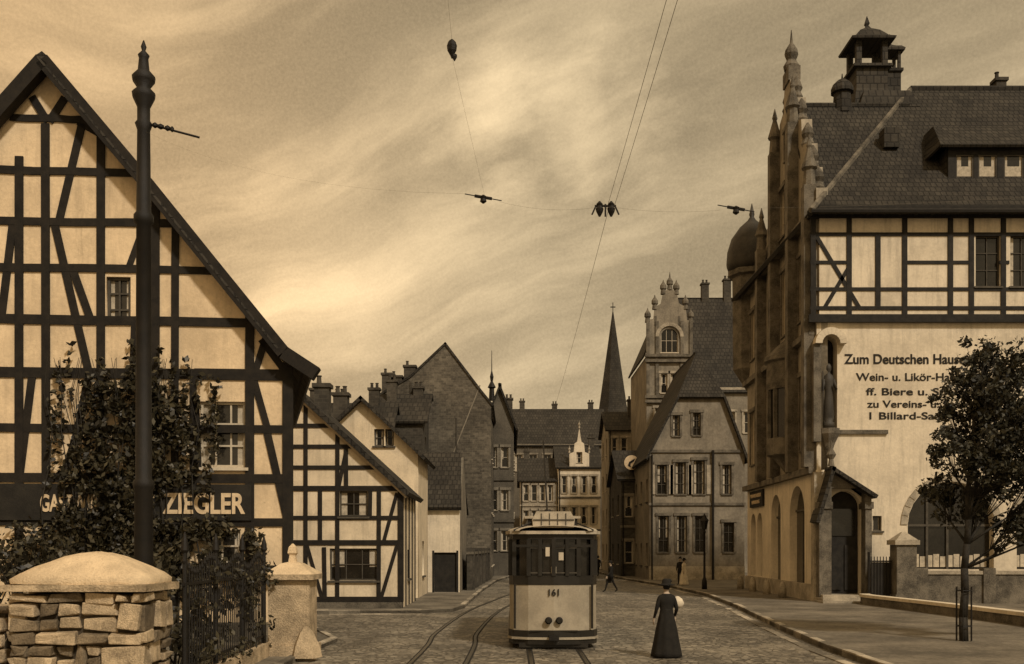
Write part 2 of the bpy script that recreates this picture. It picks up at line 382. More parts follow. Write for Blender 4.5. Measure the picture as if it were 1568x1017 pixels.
# ================================================================== LEFT HALF-TIMBERED HOUSE
a4=math.radians(4); RX=(445-CX)/FOC*26; FL=Fr(RX-11.93*math.cos(a4),26-11.93*math.sin(a4),math.cos(a4),math.sin(a4))
o=Ob('half_timbered_house',FL.W(5.96,0,-5))
uc=5.963
prof=[]
for q in((75,100),(235,290),(330,408),(438,541),(487,573)):
    u,z=FL.P(*q); prof.append((u-uc,z))
prof[0]=(0,prof[0][1])
def zr(h): return float(np.interp(abs(h),[p[0] for p in prof],[p[1] for p in prof]))
def hr(z): return float(np.interp(-z,[-p[1] for p in prof],[p[0] for p in prof]))
hw=5.96
wallp=[(0,0),(11.93,0),(11.93,zr(hw)-.15)]+[(uc+p[0],p[1]-.15) for p in prof[3:0:-1]]+[(uc,prof[0][1]-.15)]+[(uc-p[0],p[1]-.15) for p in prof[1:4]]+[(0,zr(hw)-.15)]
winL=px_rects(FL,[(163,200,424,498),(306,376,615,716),(98,150,812,900),(215,262,812,900),(310,368,812,885)])
o.wall(FL,wallp,[rect(*a) for a in winL],pl_L,name='gable_wall')
for i,a in enumerate(winL): window(o,FL,*a,cols=2 if i!=1 else 3,rows=3,fm=frameB if i==0 else frameW,rec=.1,sill=i>0,cur=.9,fw=.07,mw=.045)
T=o.p('timber_frame',timber)
def rail(py,w=.2,x0=None,x1=None):
    z=FL.Z(py,250); h=min(hw,hr(z)-.2)
    a=uc-h if x0 is None else max(uc-h,FL.U(x0)); b=uc+h if x1 is None else min(uc+h,FL.U(x1))
    n=5; zs=[z+random.uniform(-.018,.018) for _ in range(n+1)]
    for k in range(n): T.beam(FL,(a+(b-a)*k/n,zs[k]),(a+(b-a)*(k+1)/n+.02,zs[k+1]),w*random.uniform(.92,1.08),-.05,.043+.0006*k)
for py,w in((187,.17),(267,.2),(343,.2),(414,.2),(492,.24),(573,.26),(657,.2),(733,.24),(800,.2),(872,.2)): rail(py,w)
def post(px,y0,y1,w=.2,mir=True):
    for k in((0,1) if mir else (0,)):
        u=FL.U(px); z0,z1=FL.Z(y1,px),FL.Z(y0,px); u=u if k==0 else 2*uc-u
        if u<.1: continue
        z1=min(z1,zr(u-uc)-.2); T.beam(FL,(u+random.uniform(-.03,.03),z0),(u+random.uniform(-.03,.03),z1),w,-.05,.052)
def brace(x0,y0,x1,y1,w=.19,mir=False):
    a=FL.P(x0,y0);b=FL.P(x1,y1); T.beam(FL,a,b,w,-.05,.038)
    if mir: T.beam(FL,(2*uc-a[0],a[1]),(2*uc-b[0],b[1]),w,-.05,.038)
post(70,190,1040,.2,False); post(30,240,1040,.2,False); post(154,195,1040,mir=False); post(238,290,1040); post(268,330,1040,.18); post(298,573,800,.16); post(382,470,1040,.22); post(441,550,1040,.26)
post(205,492,573,.15,False); post(205,657,733,.15,False);post(302,605,720,.15,False)
brace(126,190,90,343); brace(84,343,118,492); brace(118,492,137,573);brace(137,573,120,657);brace(120,657,98,733); brace(100,150,76,187,mir=True); brace(112,414,140,492)
brace(120,187,160,210,.16);brace(222,343,196,414,.15); brace(408,515,390,573,.17,True); brace(388,578,410,657,.17,True); brace(408,657,441,800,.19,True); brace(441,575,400,520,.17,True)
brace(212,573,228,657,.15); brace(20,343,2,492); brace(50,573,30,733)
zb0,zb1=FL.Z(797,250),FL.Z(742,250)
o.p('sign_board',signD).fb(FL,FL.U(-60),FL.U(386),zb0,zb1,.055,.10)
o.text(FL,'ZIEGLER',FL.U(252),FL.Z(786,300),FL.Z(755,300)-FL.Z(786,300),letterW,d=.115,wd=FL.U(378)-FL.U(252),bold=.02)
o.text(FL,'GASTWIRTSCHAFT',FL.U(64),FL.Z(783,150),.42,letterW,d=.115,wd=FL.U(238)-FL.U(64),bold=.015)
g=Vector((-.25,1,0)).normalized(); Rf=o.p('roof',roofD); Bg=o.p('barge_board',timber)
for sgn in(1,-1):
    for (h0,z0),(h1,z1) in zip(prof[:-1],prof[1:]):
        a=FL.W(uc+sgn*h0,z0+.14,.45);b=FL.W(uc+sgn*h1,z1+.14,.45)
        Rf.slab([a,b,b+g*12.5,a+g*12.5],.2)
        Bg.beam(FL,(uc+sgn*h0,z0-.06),(uc+sgn*h1,z1-.06),.34,.12,.47)
def pv(u,k): q=FL.W(u,0,0)+g*k; return q
S=pv(11.93,.02); SR=Fr(S.x,S.y,g.x,g.y); ws=[(1.5,2.5,1,2.6),(5,6,1,2.6),(8.5,9.5,1,2.6),(3,4,4.4,5.8),(7,8,4.4,5.8)]
o.wall(SR,rect(0.1,12,0,zr(hw)-.2),[rect(*a) for a in ws],pl_L,name='side_wall')
for a in ws: window(o,SR,*a,fm=frameW)
for k in range(7): o.p('side_timber',timber).fb(SR,.2+k*1.85,.4+k*1.85,0,zr(hw)-.3,-.05,.04)
for z in(.3,3.3,3.9,6.6): o.p('side_timber',timber).fb(SR,.1,12,z-.1,z+.1,-.05,.035)
S=pv(0,12); SL=Fr(S.x,S.y,-g.x,-g.y); o.wall(SL,rect(0,11.9,0,zr(hw)-.2),[],pl_L,name='side_wall')
S=pv(11.93,12); BK=Fr(S.x,S.y,-FL.dx,-FL.dy); o.wall(BK,[(11.93-u,z) for u,z in wallp],[],pl_L,name='back_wall')
o.p('plinth',stoneG).fb(FL,-.05,12.0,0,.6,-.1,.08)
o.done()
# ivy on the house
o=Ob('climbing_ivy',FL.W(7,0,.3)); cl=[]
for _ in range(520):
    px=random.gauss(212,72); py=random.uniform(580,905)
    if abs(px-212)>(42+(py-570)*.42): continue
    if px>236 and 742<py<800 and random.random()<.93: continue
    if 305<px<380 and 610<py<720 and random.random()<.8: continue
    if random.random()<.12: continue
    u,z=FL.P(px,py); q=FL.W(u,z,random.uniform(.15,.5)); cl.append((q,(random.uniform(.1,.28),.18,random.uniform(.14,.36)),random.randint(14,34)))
for _ in range(46):   # trailing shoots
    px=random.uniform(80,345); u,z=FL.P(px,random.uniform(520,680))
    for k in range(9): cl.append((FL.W(u+random.uniform(-.1,.1),z-k*.2,.2),.09,5))
for _ in range(150):
    px=random.uniform(20,430); py=random.uniform(802,900); u,z=FL.P(px,py)
    cl.append((FL.W(u,z,.3),(.25,.15,.2),random.randint(10,24)))
leaf_mesh(o,'ivy_leaves',cl,.085,leafL)
st=o.p('ivy_stems',bark)
for k in range(18):
    p=FL.W(6.0+k*.2,0,.25)
    for j in range(8):
        q=p+Vector((random.uniform(-.25,.25),random.uniform(-.05,.05),.9)); st.cyl(p,q,.03-.003*j,.027-.003*j,5); p=q
o.done()
def shrub(name,x,y,r,h,n,seed):
    random.seed(seed); o=Ob(name,(x,y,0)); cl=[]; b=o.p('branches',bark)
    for k in range(n):
        t=random.random()*6.28; rr=r*math.sqrt(random.random()); z=random.uniform(.25,h)*(1-.25*rr/r)
        q=Vector((x+math.cos(t)*rr,y+math.sin(t)*rr*.7,z)); b.cyl((x+random.uniform(-.2,.2),y,0.05),q,.025,.008,4)
        cl.append((q,(random.uniform(.16,.36),random.uniform(.2,.35),random.uniform(.12,.3)),random.randint(16,38)))
    leaf_mesh(o,'foliage',cl,.08,leafL); o.done()
shrub('garden_shrub',-9.6,20.8,1.3,3.0,34,1); shrub('garden_shrub',-7.9,21.3,1.1,2.8,26,2); shrub('garden_shrub',-11.6,22,1.5,3.2,40,3)
shrub('garden_shrub',-6.5,21.2,.7,2.2,14,4); shrub('garden_shrub',-7.5,18.5,1.1,2.0,22,5); shrub('garden_shrub',-5.9,18.2,.7,2.0,14,6); shrub('garden_shrub',-10.2,23.2,1.1,3.3,26,8)
random.seed(11)
# ================================================================== SMALL HALF-TIMBERED HOUSE
F2=Fr((385-CX)/FOC*40,40,1,0); w2=F2.U(615)
o=Ob('half_timbered_house',F2.W(w2/2,0,-2.7)); ua=F2.U(445); za=F2.Z(590); ze=F2.Z(746)
sl=(za-ze)/(w2-ua); zl=za-sl*ua
w2w=px_rects(F2,[(520,563,752,791),(505,579,840,889)])
o.wall(F2,[(0,0),(w2,0),(w2,ze),(ua,za),(0,zl)],[rect(*a) for a in w2w],pl_L2,name='gable_wall')
for i,a in enumerate(w2w): window(o,F2,*a,cols=2 if i==0 else 3,rows=2,fm=frameB,sur=None,rec=.08,cur=.9)
T=o.p('timber_frame',timber)
for py,w in((652,.16),(684,.16),(716,.16),(748,.2),(793,.16),(831,.2),(918,.22)):
    z=F2.Z(py); u1=min(w2,ua+(za-z)/sl-.15); u0=max(0,ua-(za-z)/sl+.15); T.fb(F2,u0,u1,z-w/2,z+w/2,-.05,.04)
for px,y0,y1 in((468,610,936),(517,655,936),(567,748,792),(612,752,936),(530,684,748),(580,748,936),(490,748,830),(497,838,918)):
    u=F2.U(px); T.beam(F2,(u+random.uniform(-.02,.02),F2.Z(y1)),(u+random.uniform(-.02,.02),min(F2.Z(y0),za-abs(u-ua)*sl-.2)),.16,-.05,.046)
for x0,y0,x1,y1 in((608,755,588,828),(608,835,584,915),(470,835,493,915),(530,690,519,745)): T.beam(F2,F2.P(x0,y0),F2.P(x1,y1),.14,-.05,.034)
Rf=o.p('roof',roofD)
A=lambda u,z,d:F2.W(u,z,d)
Rf.slab([A(w2+.35,ze-.35*sl+.1,.3),A(ua,za+.1,.3),A(ua,za+.1,-6),A(w2+.35,ze-.35*sl+.1,-6)],.2)
Rf.slab([A(-.35,zl-.35*sl+.1,.3),A(ua,za+.103,.3),A(ua,za+.103,-6),A(-.35,zl-.35*sl+.1,-6)],.2)
o.p('barge_board_white',pl_L2).beam(F2,(ua,za-.2),(w2+.2,ze-.2*sl-.2),.12,.02,.14)
S=F2.W(w2,0,-.01); SR=Fr(S.x,S.y,0,1); sw=[(2.2,3.1,1.2,2.4)]
o.wall(SR,rect(.3,5.5,0,ze-.05),[rect(*a) for a in sw],pl_L2,name='side_wall')
for a in sw: window(o,SR,*a,fm=frameB)
for k in range(5): o.p('side_timber',timber).fb(SR,.05+k*1.3,.2+k*1.3,0,ze-.1,-.05,.04)
S=F2.W(0,0,-5.5); o.wall(Fr(S.x,S.y,0,-1),rect(0,5.2,0,zl-.1),[],pl_L2,name='side_wall')
S=F2.W(w2,0,-5.8); o.wall(Fr(S.x,S.y,-1,0),[(0,0),(w2,0),(w2,zl),(w2-ua,za),(0,ze)],[],pl_L2,name='back_wall')
o.p('plinth',stoneG).fb(F2,0,w2+.03,0,.35,-.1,.06)
o.p('corner_post',timber).fb(F2,w2-.1,w2+.05,.36,ze-.1,-.3,.05)
chimney(o,F2.W(F2.U(476),0,0).x,42.5,7.6,9.1,.6,brickD,1)
o.done()
F3=Fr(-9.7,48,1,0)
house('gabled_cottage',F3,5.3,5.4,7.0,9.5,'gable',pl_L2,roofD,wins=px_rects(F3,[(573,588,657,683),(590,603,657,683)]),cols=1,rows=2,ov=.4,fm=frameB,chim=((1.2,-3,10.0),)).done()
F4=Fr(-7.2,54,1,0); o=Ob('outbuilding',(-5,56,0)); w4=F4.U(704); dr=px_rects(F4,[(665,699,846,907)])
o.wall(F4,rect(0,w4,0,4.85),[rect(*a) for a in dr],pl_R,name='front_wall')
u0,u1,z0,z1=dr[0]; o.p('door',timberR).fb(F4,u0,u1,0.1,z1,-.2,-.12); o.p('door_frame',timberR).fb(F4,u0-.1,u0,0,z1+.1,-.1,.03); o.p('door_frame',timberR).fb(F4,u1,u1+.1,0,z1+.1,-.1,.03)
o.p('roof',roofD).slab([F4.W(-.3,4.6,.35),F4.W(w4+.1,4.6,.35),F4.W(w4-.15,7.9,-4.2),F4.W(-.3,7.9,-4.2)],.2)
o.p('roof',roofD).slab([F4.W(-.3,4.6,-8.7),F4.W(w4+.1,4.6,-8.7),F4.W(w4-.15,7.903,-4.2),F4.W(-.3,7.903,-4.2)],.2)
S=F4.W(w4,0,0); o.wall(Fr(S.x,S.y,0,1),[(.3,0),(8.4,0),(8.4,4.5),(4.2,7.6),(.3,4.8)],[],pl_G,name='side_wall')
S=F4.W(w4,0,-8.5); o.wall(Fr(S.x,S.y,-1,0),rect(0,w4,0,4.6),[],pl_G,name='back_wall')
o.p('fence_post',timberR).fb(F4,w4-2.65,w4-2.5,0,2.2,.5,.65)
o.done()
F5=Fr(-14,66,1,0)
house('brick_house',F5,5.9,8,9.2,12.3,'side',brick,roofF,wins=[(1,1.9,6,7.6),(3.6,4.5,6,7.6)],chim=((.7,-3.5,13.1),(2.2,-4,12.8),(4.6,-4,13.2))).done()
F5=Fr(-9.4,70,1,0)
house('brick_house',F5,3.3,9,11.2,13.6,'side',brickD,roofF,wins=[(1,1.9,7,8.6)],chim=((.8,-3.5,14.3),(2.6,-4.5,14.0))).done()
o=Ob('garden_wall',(-2.2,65,0)); F=Fr(-1.95,74,-.6,-19.5)
o.p('brickwork',brickD).fb(F,0,17.5,0,2.1,-.3,0); o.p('coping',stoneG).fb(F,-.05,17.55,2.103,2.25,-.36,.06)
for k in range(6): o.p('piers',brickD).fb(F,k*3.3,k*3.3+.45,0,2.45,-.38,.08)
o.done()
# tall fire-wall house
F6=Fr((583-CX)/FOC*75,75,1,0); w6=F6.U(752)
q=[F6.P(*p) for p in((752,618),(738,600),(682,526),(627,578))]
o=house('brick_tenement',F6,w6,11,F6.Z(640),F6.Z(640)+.4,'none',brick,roofF,extra=[(0,0),(w6,0)]+q+[(0,F6.Z(604))],sidewins=True,ov=.2,fm=frameW)
r=o.p('roof',roofF)
for a,b in zip([(w6+.2,q[0][1]-.2)]+q[1:3],q[1:3]+[q[3]]): r.slab([F6.W(a[0],a[1]+.1,.1),F6.W(b[0],b[1]+.1,.1),F6.W(b[0],b[1]+.1,-11),F6.W(a[0],a[1]+.1,-11)],.15)
r.slab([F6.W(q[3][0],q[3][1]+.1,.1),F6.W(-.2,F6.Z(604),.1),F6.W(-.2,F6.Z(604),-11),F6.W(q[3][0],q[3][1]+.1,-11)],.15)
for px,zt in((592,572),(605,576),(626,560)):
    X=F6.W(F6.U(px),0,-1); chimney(o,X.x,X.y,F6.Z(620),F6.Z(zt),.85,brickD,1)
o.p('flue_scar',pl_G).beam(F6,F6.P(690,705),F6.P(735,590),.08,-.02,.03)
o.p('flue_scar',brickD).fb(F6,F6.U(628),F6.U(631),.2,F6.Z(585),-.02,.08)
o.p('flue_scar',brickD).fb(F6,F6.U(698),F6.U(700),.2,F6.Z(640),-.02,.06)
o.p('render_patch',pl_D).fb(F6,F6.U(640),F6.U(697),.2,F6.Z(700),-.02,.03)
o.done()
F7=Fr(-2.2,86,1,0); w7=2.35
wn=[(.35,.95,z,z+1.7) for z in(2.2,5.6,9.2)]+[(1.3,1.9,z,z+1.7) for z in(2.2,5.6,9.2)]
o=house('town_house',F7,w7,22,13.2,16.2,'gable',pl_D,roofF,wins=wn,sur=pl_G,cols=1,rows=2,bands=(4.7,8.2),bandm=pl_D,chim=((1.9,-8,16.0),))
o.p('finial',iron).lathe(F7.W(.5,14.8,.1),[(.25,0),(.2,1.0),(.35,1.1),(.1,1.6),(.16,2.0),(.04,2.5),(.02,4.2)],8)
o.done()
F8=Fr(-.6,136,1,0)
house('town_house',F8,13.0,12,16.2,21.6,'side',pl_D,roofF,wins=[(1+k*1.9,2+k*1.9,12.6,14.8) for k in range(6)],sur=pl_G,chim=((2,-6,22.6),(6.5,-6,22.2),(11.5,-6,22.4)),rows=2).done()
F9=Fr(1.0,120,1,0)
wn=[(.35+k*.95,.35+k*.95+.6,z,z+1.9) for k in range(4) for z in(1.4,4.9,7.9)]
o=house('town_house',F9,4.3,12,10.4,13.4,'side',pl_M,roofF,wins=wn,sur=stone,cols=1,rows=2,bands=(4.1,7.4),chim=((.8,-6,14.2),)); o.done()
F10=Fr(5.4,119.5,1,0)
wn=[(.4+k*1.15,.4+k*1.15+.6,z,z+2.0) for k in range(4) for z in(1.5,5.2,8.8)]
o=house('ornate_town_house',F10,4.9,12,11.9,14.8,'side',pl_R,roofF,wins=wn,sur=stone,cols=1,rows=2,bands=(4.5,8.3),bandm=stoneG,chim=((4.3,-6,15.8),))
gz=[(1.3,11.9),(3.6,11.9),(3.6,13.4),(3.1,13.6),(3.0,14.6),(2.7,14.8),(2.45,16.4),(2.2,14.8),(1.9,14.6),(1.8,13.6),(1.3,13.4)]
o.wall(F10,gz,[rect(2.1,2.8,12.3,13.6)],pl_R,name='gable',d=.1); window(o,F10,2.1,2.8,12.3,13.6,cols=1,rows=2)
for u,z in((1.3,13.5),(3.6,13.5),(2.45,16.4)): o.p('pinnacle',stone).lathe(F10.W(u,z,0),[(.13,0),(.08,.3),(.16,.4),(.05,.65),(.01,.9)],8)
o.done()
o=Ob('church',(20,200,0)); b=o.p('tower',brick); b.box(17,23,200,206,0,27); b.box(16.8,23.2,199.8,206.2,26.9,27.6)
for x in(18.4,20.0,21.6): o.p('belfry_openings',letterD).box(x-.5,x+.5,199.78,199.9,20,25)
o.p('spire',roofF).lathe((20,203,27.6),[(3.6,0),(2.9,2.5),(.12,21.5)],8,rot=.39)
o.p('cross',iron).box(19.93,20.07,202.9,203.1,48.8,51.0); o.p('cross',iron).box(19.5,20.5,202.93,203.07,50.0,50.2)
b.box(14,26,206,240,0,14); o.p('nave_roof',roofF).slab([(13.6,206,14),(20,206,22),(20,240,22),(13.6,240,14)],.3); o.p('nave_roof',roofF).slab([(26.4,206,14),(20,206,22.01),(20,240,22.01),(26.4,240,14)],.3)
o.done()
F11=Fr(9.7,103,1,0)
wn=[(.35+k*.95,.9+k*.95,z,z+1.9) for k in range(3) for z in(1.4,5.2,8.6,11.6)]
house('town_house',F11,3.2,8,14.4,16.6,'side',pl_M,roofF,wins=wn,sur=stone,cols=1,rows=2,bands=(4.2,7.8),chim=((2.6,-3,17.6),)).done()
F12=Fr(8.95,84,1,0)
wn=[(.3,.95,1.2,3.0),(1.3,1.95,1.2,3.0),(.3,.95,5,6.7),(1.3,1.95,5,6.7)]
house('brick_house',F12,2.4,9,8.2,10.8,'side',brickD,roofF,wins=wn,sur=pl_G,cols=1,rows=2,bands=(4.2,)).done()
o=Ob('round_sign',(8.7,83,7)); b=o.p('disc',letterW); b.cyl((9.75,83.6,9.4),(9.75,83.5,9.4),.6,n=24)
o.p('bracket',iron).cyl((9.75,83.62,9.4),(9.75,84.4,9.4),.04); o.p('emblem',letterD).prism(Fr(9.35,83.49,1,0),[(.1,9.15),(.35,9.0),(.3,9.3),(.6,9.5),(.7,9.75),(.45,9.6),(.2,9.45)],-.01,.02); o.done()
# ornate gabled town house
F13=Fr((990-CX)/FOC*91,91,1,0); w13=F13.U(1060)
pz=lambda *l:[F13.P(*p) for p in l]
ol=[(0,0),(w13,0)]+pz((1060,545),(1060,492),(1052,490),(1050,470),(1040,465),(1036,448),(1026,440),(1016,448),(1012,465),(1003,470),(1001,488),(990,490))
wn=px_rects(F13,[(1012,1022,572,602),(1027,1037,572,602),(1003,1013,625,668),(1020,1030,625,668),(1040,1050,625,668)])
aw=F13.P(1012,540)[0],F13.P(1038,540)[0],F13.Z(540),F13.Z(503)
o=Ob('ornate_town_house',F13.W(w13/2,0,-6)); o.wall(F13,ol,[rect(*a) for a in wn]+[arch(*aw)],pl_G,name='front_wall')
for a in wn: window(o,F13,*a,cols=1,rows=2,sur=stone)
window(o,F13,*aw,cols=3,rows=2,sill=True)
n=12; r0=(aw[1]-aw[0])/2; zc=aw[3]-r0; ucc=(aw[0]+aw[1])/2
for i in range(n):
    t0=math.pi*i/n;t1=math.pi*(i+1)/n-.01; o.p('arch_moulding',stone).prism(F13,[(ucc+math.cos(t)*r,zc+math.sin(t)*r) for t,r in((t0,r0+.2),(t0,r0+.5),(t1,r0+.5),(t1,r0+.2))],-.1,.16)
for py in(545,553,608,615): o.p('string_course',stoneG).fb(F13,-.15,w13+.15,F13.Z(py)-.12,F13.Z(py)+.12,-.05,.3)
for px,py in((992,490),(1003,470),(1016,447),(1026,440),(1036,447),(1050,470),(1058,490)): 
    u,z=F13.P(px,py); o.p('pinnacle',stoneG).lathe(F13.W(u,z-.2,-.15),[(.25,0),(.2,.4),(.3,.5),(.28,.8),(.08,1.1),(.02,1.6 if px==1026 else 1.3)],8)
for px in(992,1006,1044,1058): o.p('pilasters',stoneG).fb(F13,F13.U(px)-.14,F13.U(px)+.14,F13.Z(615),F13.Z(492),-.02,.14)
for k in range(6): o.p('gable_niches',pl_D).fb(F13,F13.U(1002)+k*.42,F13.U(1002)+k*.42+.2,F13.Z(500)+.1,F13.Z(490)+.35,-.02,.03) if k in(0,5) else None
o.wall(Fr(*F13.W(0,0,-12).xy,0,-1),rect(0,11.7,0,F13.Z(545)),[],pl_G,name='side_wall'); o.wall(Fr(*F13.W(w13,0,0).xy,0,1),rect(.3,12,0,F13.Z(545)),[],pl_G,name='side_wall')
zr0,zr1=F13.Z(545),F13.Z(452)
o.p('roof',roofF).slab([F13.W(-.3,zr0,-.35),F13.W(w13/2,zr1,-.35),F13.W(w13/2,zr1,-12),F13.W(-.3,zr0,-12)],.15)
o.p('roof',roofF).slab([F13.W(w13+.3,zr0,-.35),F13.W(w13/2,zr1+.003,-.35),F13.W(w13/2,zr1+.003,-12),F13.W(w13+.3,zr0,-12)],.15)
o.done()
F14=Fr(16.3,96,1,0)
house('town_house',F14,7,12,17.5,27.3,'side',pl_G,roofF,wins=[(.6+k*1.6,1.4+k*1.6,13.2,15.2) for k in range(4)],sur=stone,chim=((2.9,-6,28.6),(5.1,-6,29.0)),rows=2,cols=1).done()
# half-hipped house
F15=Fr((995-CX)/FOC*75,75,1,0); w15=F15.U(1140)
wn=px_rects(F15,[(1008,1024,790,846),(1036,1052,790,846),(1064,1080,790,846),(1108,1124,800,846),(1006,1021,712,757),(1034,1050,708,757),(1062,1079,705,757),(1106,1120,712,757),(1030,1041,636,668),(1061,1073,632,667)])
o=house('half_hipped_house',F15,w15,13,F15.Z(690),F15.Z(505)-1.0,'halfhip',pl_G,roofD,wins=wn,rc=.58,zh=F15.Z(610),sur=stoneG,cols=2,rows=3,bands=(F15.Z(691),F15.Z(772)),bandm=stoneG,fm=frameB)
for px in(1006,1021,1034,1050,1062,1079): o.p('shutters',stone).fb(F15,F15.U(px)-.02-(.35 if px in(1006,1034,1062) else -.17)*1,F15.U(px)+(-.17 if px in(1006,1034,1062) else .5),F15.Z(757),F15.Z(712),.065,.1)
o.p('plinth',stone).fb(F15,-.05,w15,0,1.1,-.1,.1)
o.p('downpipe',iron).cyl(F15.W(F15.U(1091),0,.2),F15.W(F15.U(1091),F15.Z(690),.2),.09,n=6)
o.done()
o=Ob('street_lamp',(10.9,58,0)); b=o.p('post',iron,True); b.lathe((10.9,58,.1),[(.16,0),(.14,.5),(.07,.7),(.05,3.2),(.1,3.25),(.04,3.4)],10)
o.p('lantern',glass).lathe((10.9,58,3.5),[(.12,0),(.22,.5)],4); o.p('cap',iron).lathe((10.9,58,4.0),[(.27,0),(.1,.22),(.03,.4)],4); o.done()
# ================================================================== CORNER INN (RIGHT)
BX,BY=13.37,45.0
FF=Fr(BX,BY,1,0); FS=Fr(13.8,60,-.43,-15)
o=Ob('corner_inn',(20,52,0)); WF=15.0; zj=FF.Z(489); zt=FF.Z(327)
R_=lambda x0,x1,y0,y1:px_rects(FF,[(x0,x1,y0,y1)])[0]
port=R_(1268,1318,752,906); port=(port[0],port[1],0,port[3]); bigA=R_(1390,1522,738,872); smw=R_(1336,1350,790,813); nic=R_(1256,1282,515,656)
big2=(bigA[1]+1.0,bigA[1]+4.4,bigA[2],bigA[3])
o.wall(FF,rect(.02,WF,0,zj),[arch(*port[:3],port[3]),arch(*bigA),arch(*big2),rect(*smw),arch(*nic)],pl_R,name='front_wall',th=.6)
win3=px_rects(FF,[(1492,1530,362,440),(1545,1583,362,440),(1610,1650,362,440)])
o.wall(FF,rect(.1,WF,zj,zt),[rect(*a) for a in win3],pl_R,name='timbered_storey_wall',d=.12)
FT_=Fr(BX,BY-.12,1,0)
for a in win3: window(o,FT_,*a,cols=2,rows=3,fm=frameB,cur=.2)
T=o.p('timber_frame',timberR)
for py,w,x0,x1 in((329,.32,1236,1800),(359,.15,1240,1800),(402,.14,1385,1490),(402,.14,1530,1545),(443,.15,1240,1800),(472,.16,1240,1800),(488,.34,1238,1800)):
    T.fb(FT_,FT_.U(x0),min(WF,FT_.U(x1)),FT_.Z(py)-w/2,FT_.Z(py)+w/2,-.05,.05 if w<.3 else .12)
T.fb(FT_,FT_.U(1240),FT_.U(1300),FT_.Z(402)-.07,FT_.Z(402)+.07,-.05,.048)
for px,y0,y1 in((1245,329,488),(1300,329,488),(1344,359,472),(1385,329,488),(1455,329,488),(1487,329,488),(1536,329,488),(1590,329,488),(1660,329,488),(1730,329,488)):
    u=FT_.U(px); T.fb(FT_,u-.11,u+.11,FT_.Z(y1),FT_.Z(y0),-.05,.056)
for x0,y0,x1,y1 in((1250,362,1316,472),(1298,412,1262,472)): T.beam(FT_,FT_.P(x0,y0),FT_.P(x1,y1),.17,-.05,.042)
for a in(bigA,big2):
    o.p('window_glass',glass).fb(FF,a[0],a[1],a[2],a[3],-.5,-.45); fr=o.p('window_frames',frameB); uc_=(a[0]+a[1])/2
    for k in(-.9,0,.9): fr.fb(FF,uc_+k-.05,uc_+k+.05,a[2],a[3]-.4*abs(k),-.44,-.36)
    fr.fb(FF,a[0],a[1],a[3]-1.95,a[3]-1.85,-.445,-.35)
    cp=o.p('net_curtain',curt)
    for k in range(12): cp.fb(FF,a[0]+.1+k*(a[1]-a[0]-.2)/12,a[0]+.1+(k+.86)*(a[1]-a[0]-.2)/12,a[2]+.1,a[2]+.62+.06*math.sin(k*2.1),-.43,-.42)
    n=16; r0=(a[1]-a[0])/2+.02; zc=a[3]-(a[1]-a[0])/2
    for i in range(n):
        t0=math.pi*i/n+.01;t1=math.pi*(i+1)/n-.01
        o.p('arch_voussoirs',stone).prism(FF,[(uc_+math.cos(t)*r,zc+math.sin(t)*r) for t,r in((t0,r0),(t0,r0+.3),(t1,r0+.3),(t1,r0))],-.1,.05)
window(o,FF,*smw,cols=1,rows=1,fm=frameB,sur=None)
# niche with statue and canopy
o.p('niche_shade_back',letterD).fb(FF,nic[0]-.05,nic[1]+.05,nic[2],nic[3],-.7,-.62)  # black sheet paints in the shade inside the niche
cu=(nic[0]+nic[1])/2; sb=nic[2]
SP=FF.W(cu,sb,-.05); sm=o.p('statue',copper,True)
sm.lathe(SP,[(.27,0),(.27,.25),(.2,.3),(.26,.5),(.22,1.2),(.18,1.6),(.26,2.05),(.22,2.3),(.09,2.42),(.08,2.48),(.13,2.58),(.13,2.72),(.07,2.84),(.01,2.86)],12,sy=.8)
sm.cyl(SP+Vector((.2,-.05,2.15)),SP+Vector((.3,-.15,1.7)),.08,.06,8); sm.cyl(SP+Vector((.3,-.15,1.7)),SP+Vector((.18,-.3,1.95)),.06,.045,8); sm.cyl(SP+Vector((-.2,-.05,2.15)),SP+Vector((-.27,-.12,1.65)),.08,.05,8); sm.cyl(SP+Vector((-.28,-.2,.2)),SP+Vector((-.28,-.12,2.5)),.025,.02,6)
o.p('statue_console',stoneG).lathe(FF.W(cu,sb-1.25,0),[(.08,0),(.2,.35),(.28,.6),(.48,1.0),(.48,1.23)],10)
n=10;r0=(nic[1]-nic[0])/2+.02;zc=nic[3]-(nic[1]-nic[0])/2
for i in range(n):
    t0=math.pi*i/n;t1=math.pi*(i+1)/n-.01
    o.p('niche_arch',pl_R).prism(FF,[(cu+math.cos(t)*r,zc+math.sin(t)*r) for t,r in((t0,r0),(t0,r0+.3),(t1,r0+.3),(t1,r0))],-.1,.4)
o.p('niche_shaft',stoneG).fb(FF,nic[0]-.36,nic[0]-.03,sb-.6,zc,-.1,.25)
o.p('ledge',stoneG).fb(FF,-.1,nic[1]+2.2,sb-.25,sb-.08,-.05,.12)
def tl(s,x0,x1,yb,hpx,bd=.006): o.text(FF,s,FF.U(x0),FF.Z(yb),hpx/34.84,letterD,d=.015,wd=FF.U(x1)-FF.U(x0),bold=bd)
tl('Zum Deutschen Hause',1293,1478,557,15,.012); tl('Wein- u. Lik\u00f6r-Handlg.',1311,1490,583,12); tl('ff. Biere u. Speisen',1326,1496,605,11); tl('zu Vereins- u. Festen',1328,1496,624,11); tl('1 Billard-Saal',1327,1440,642,11)
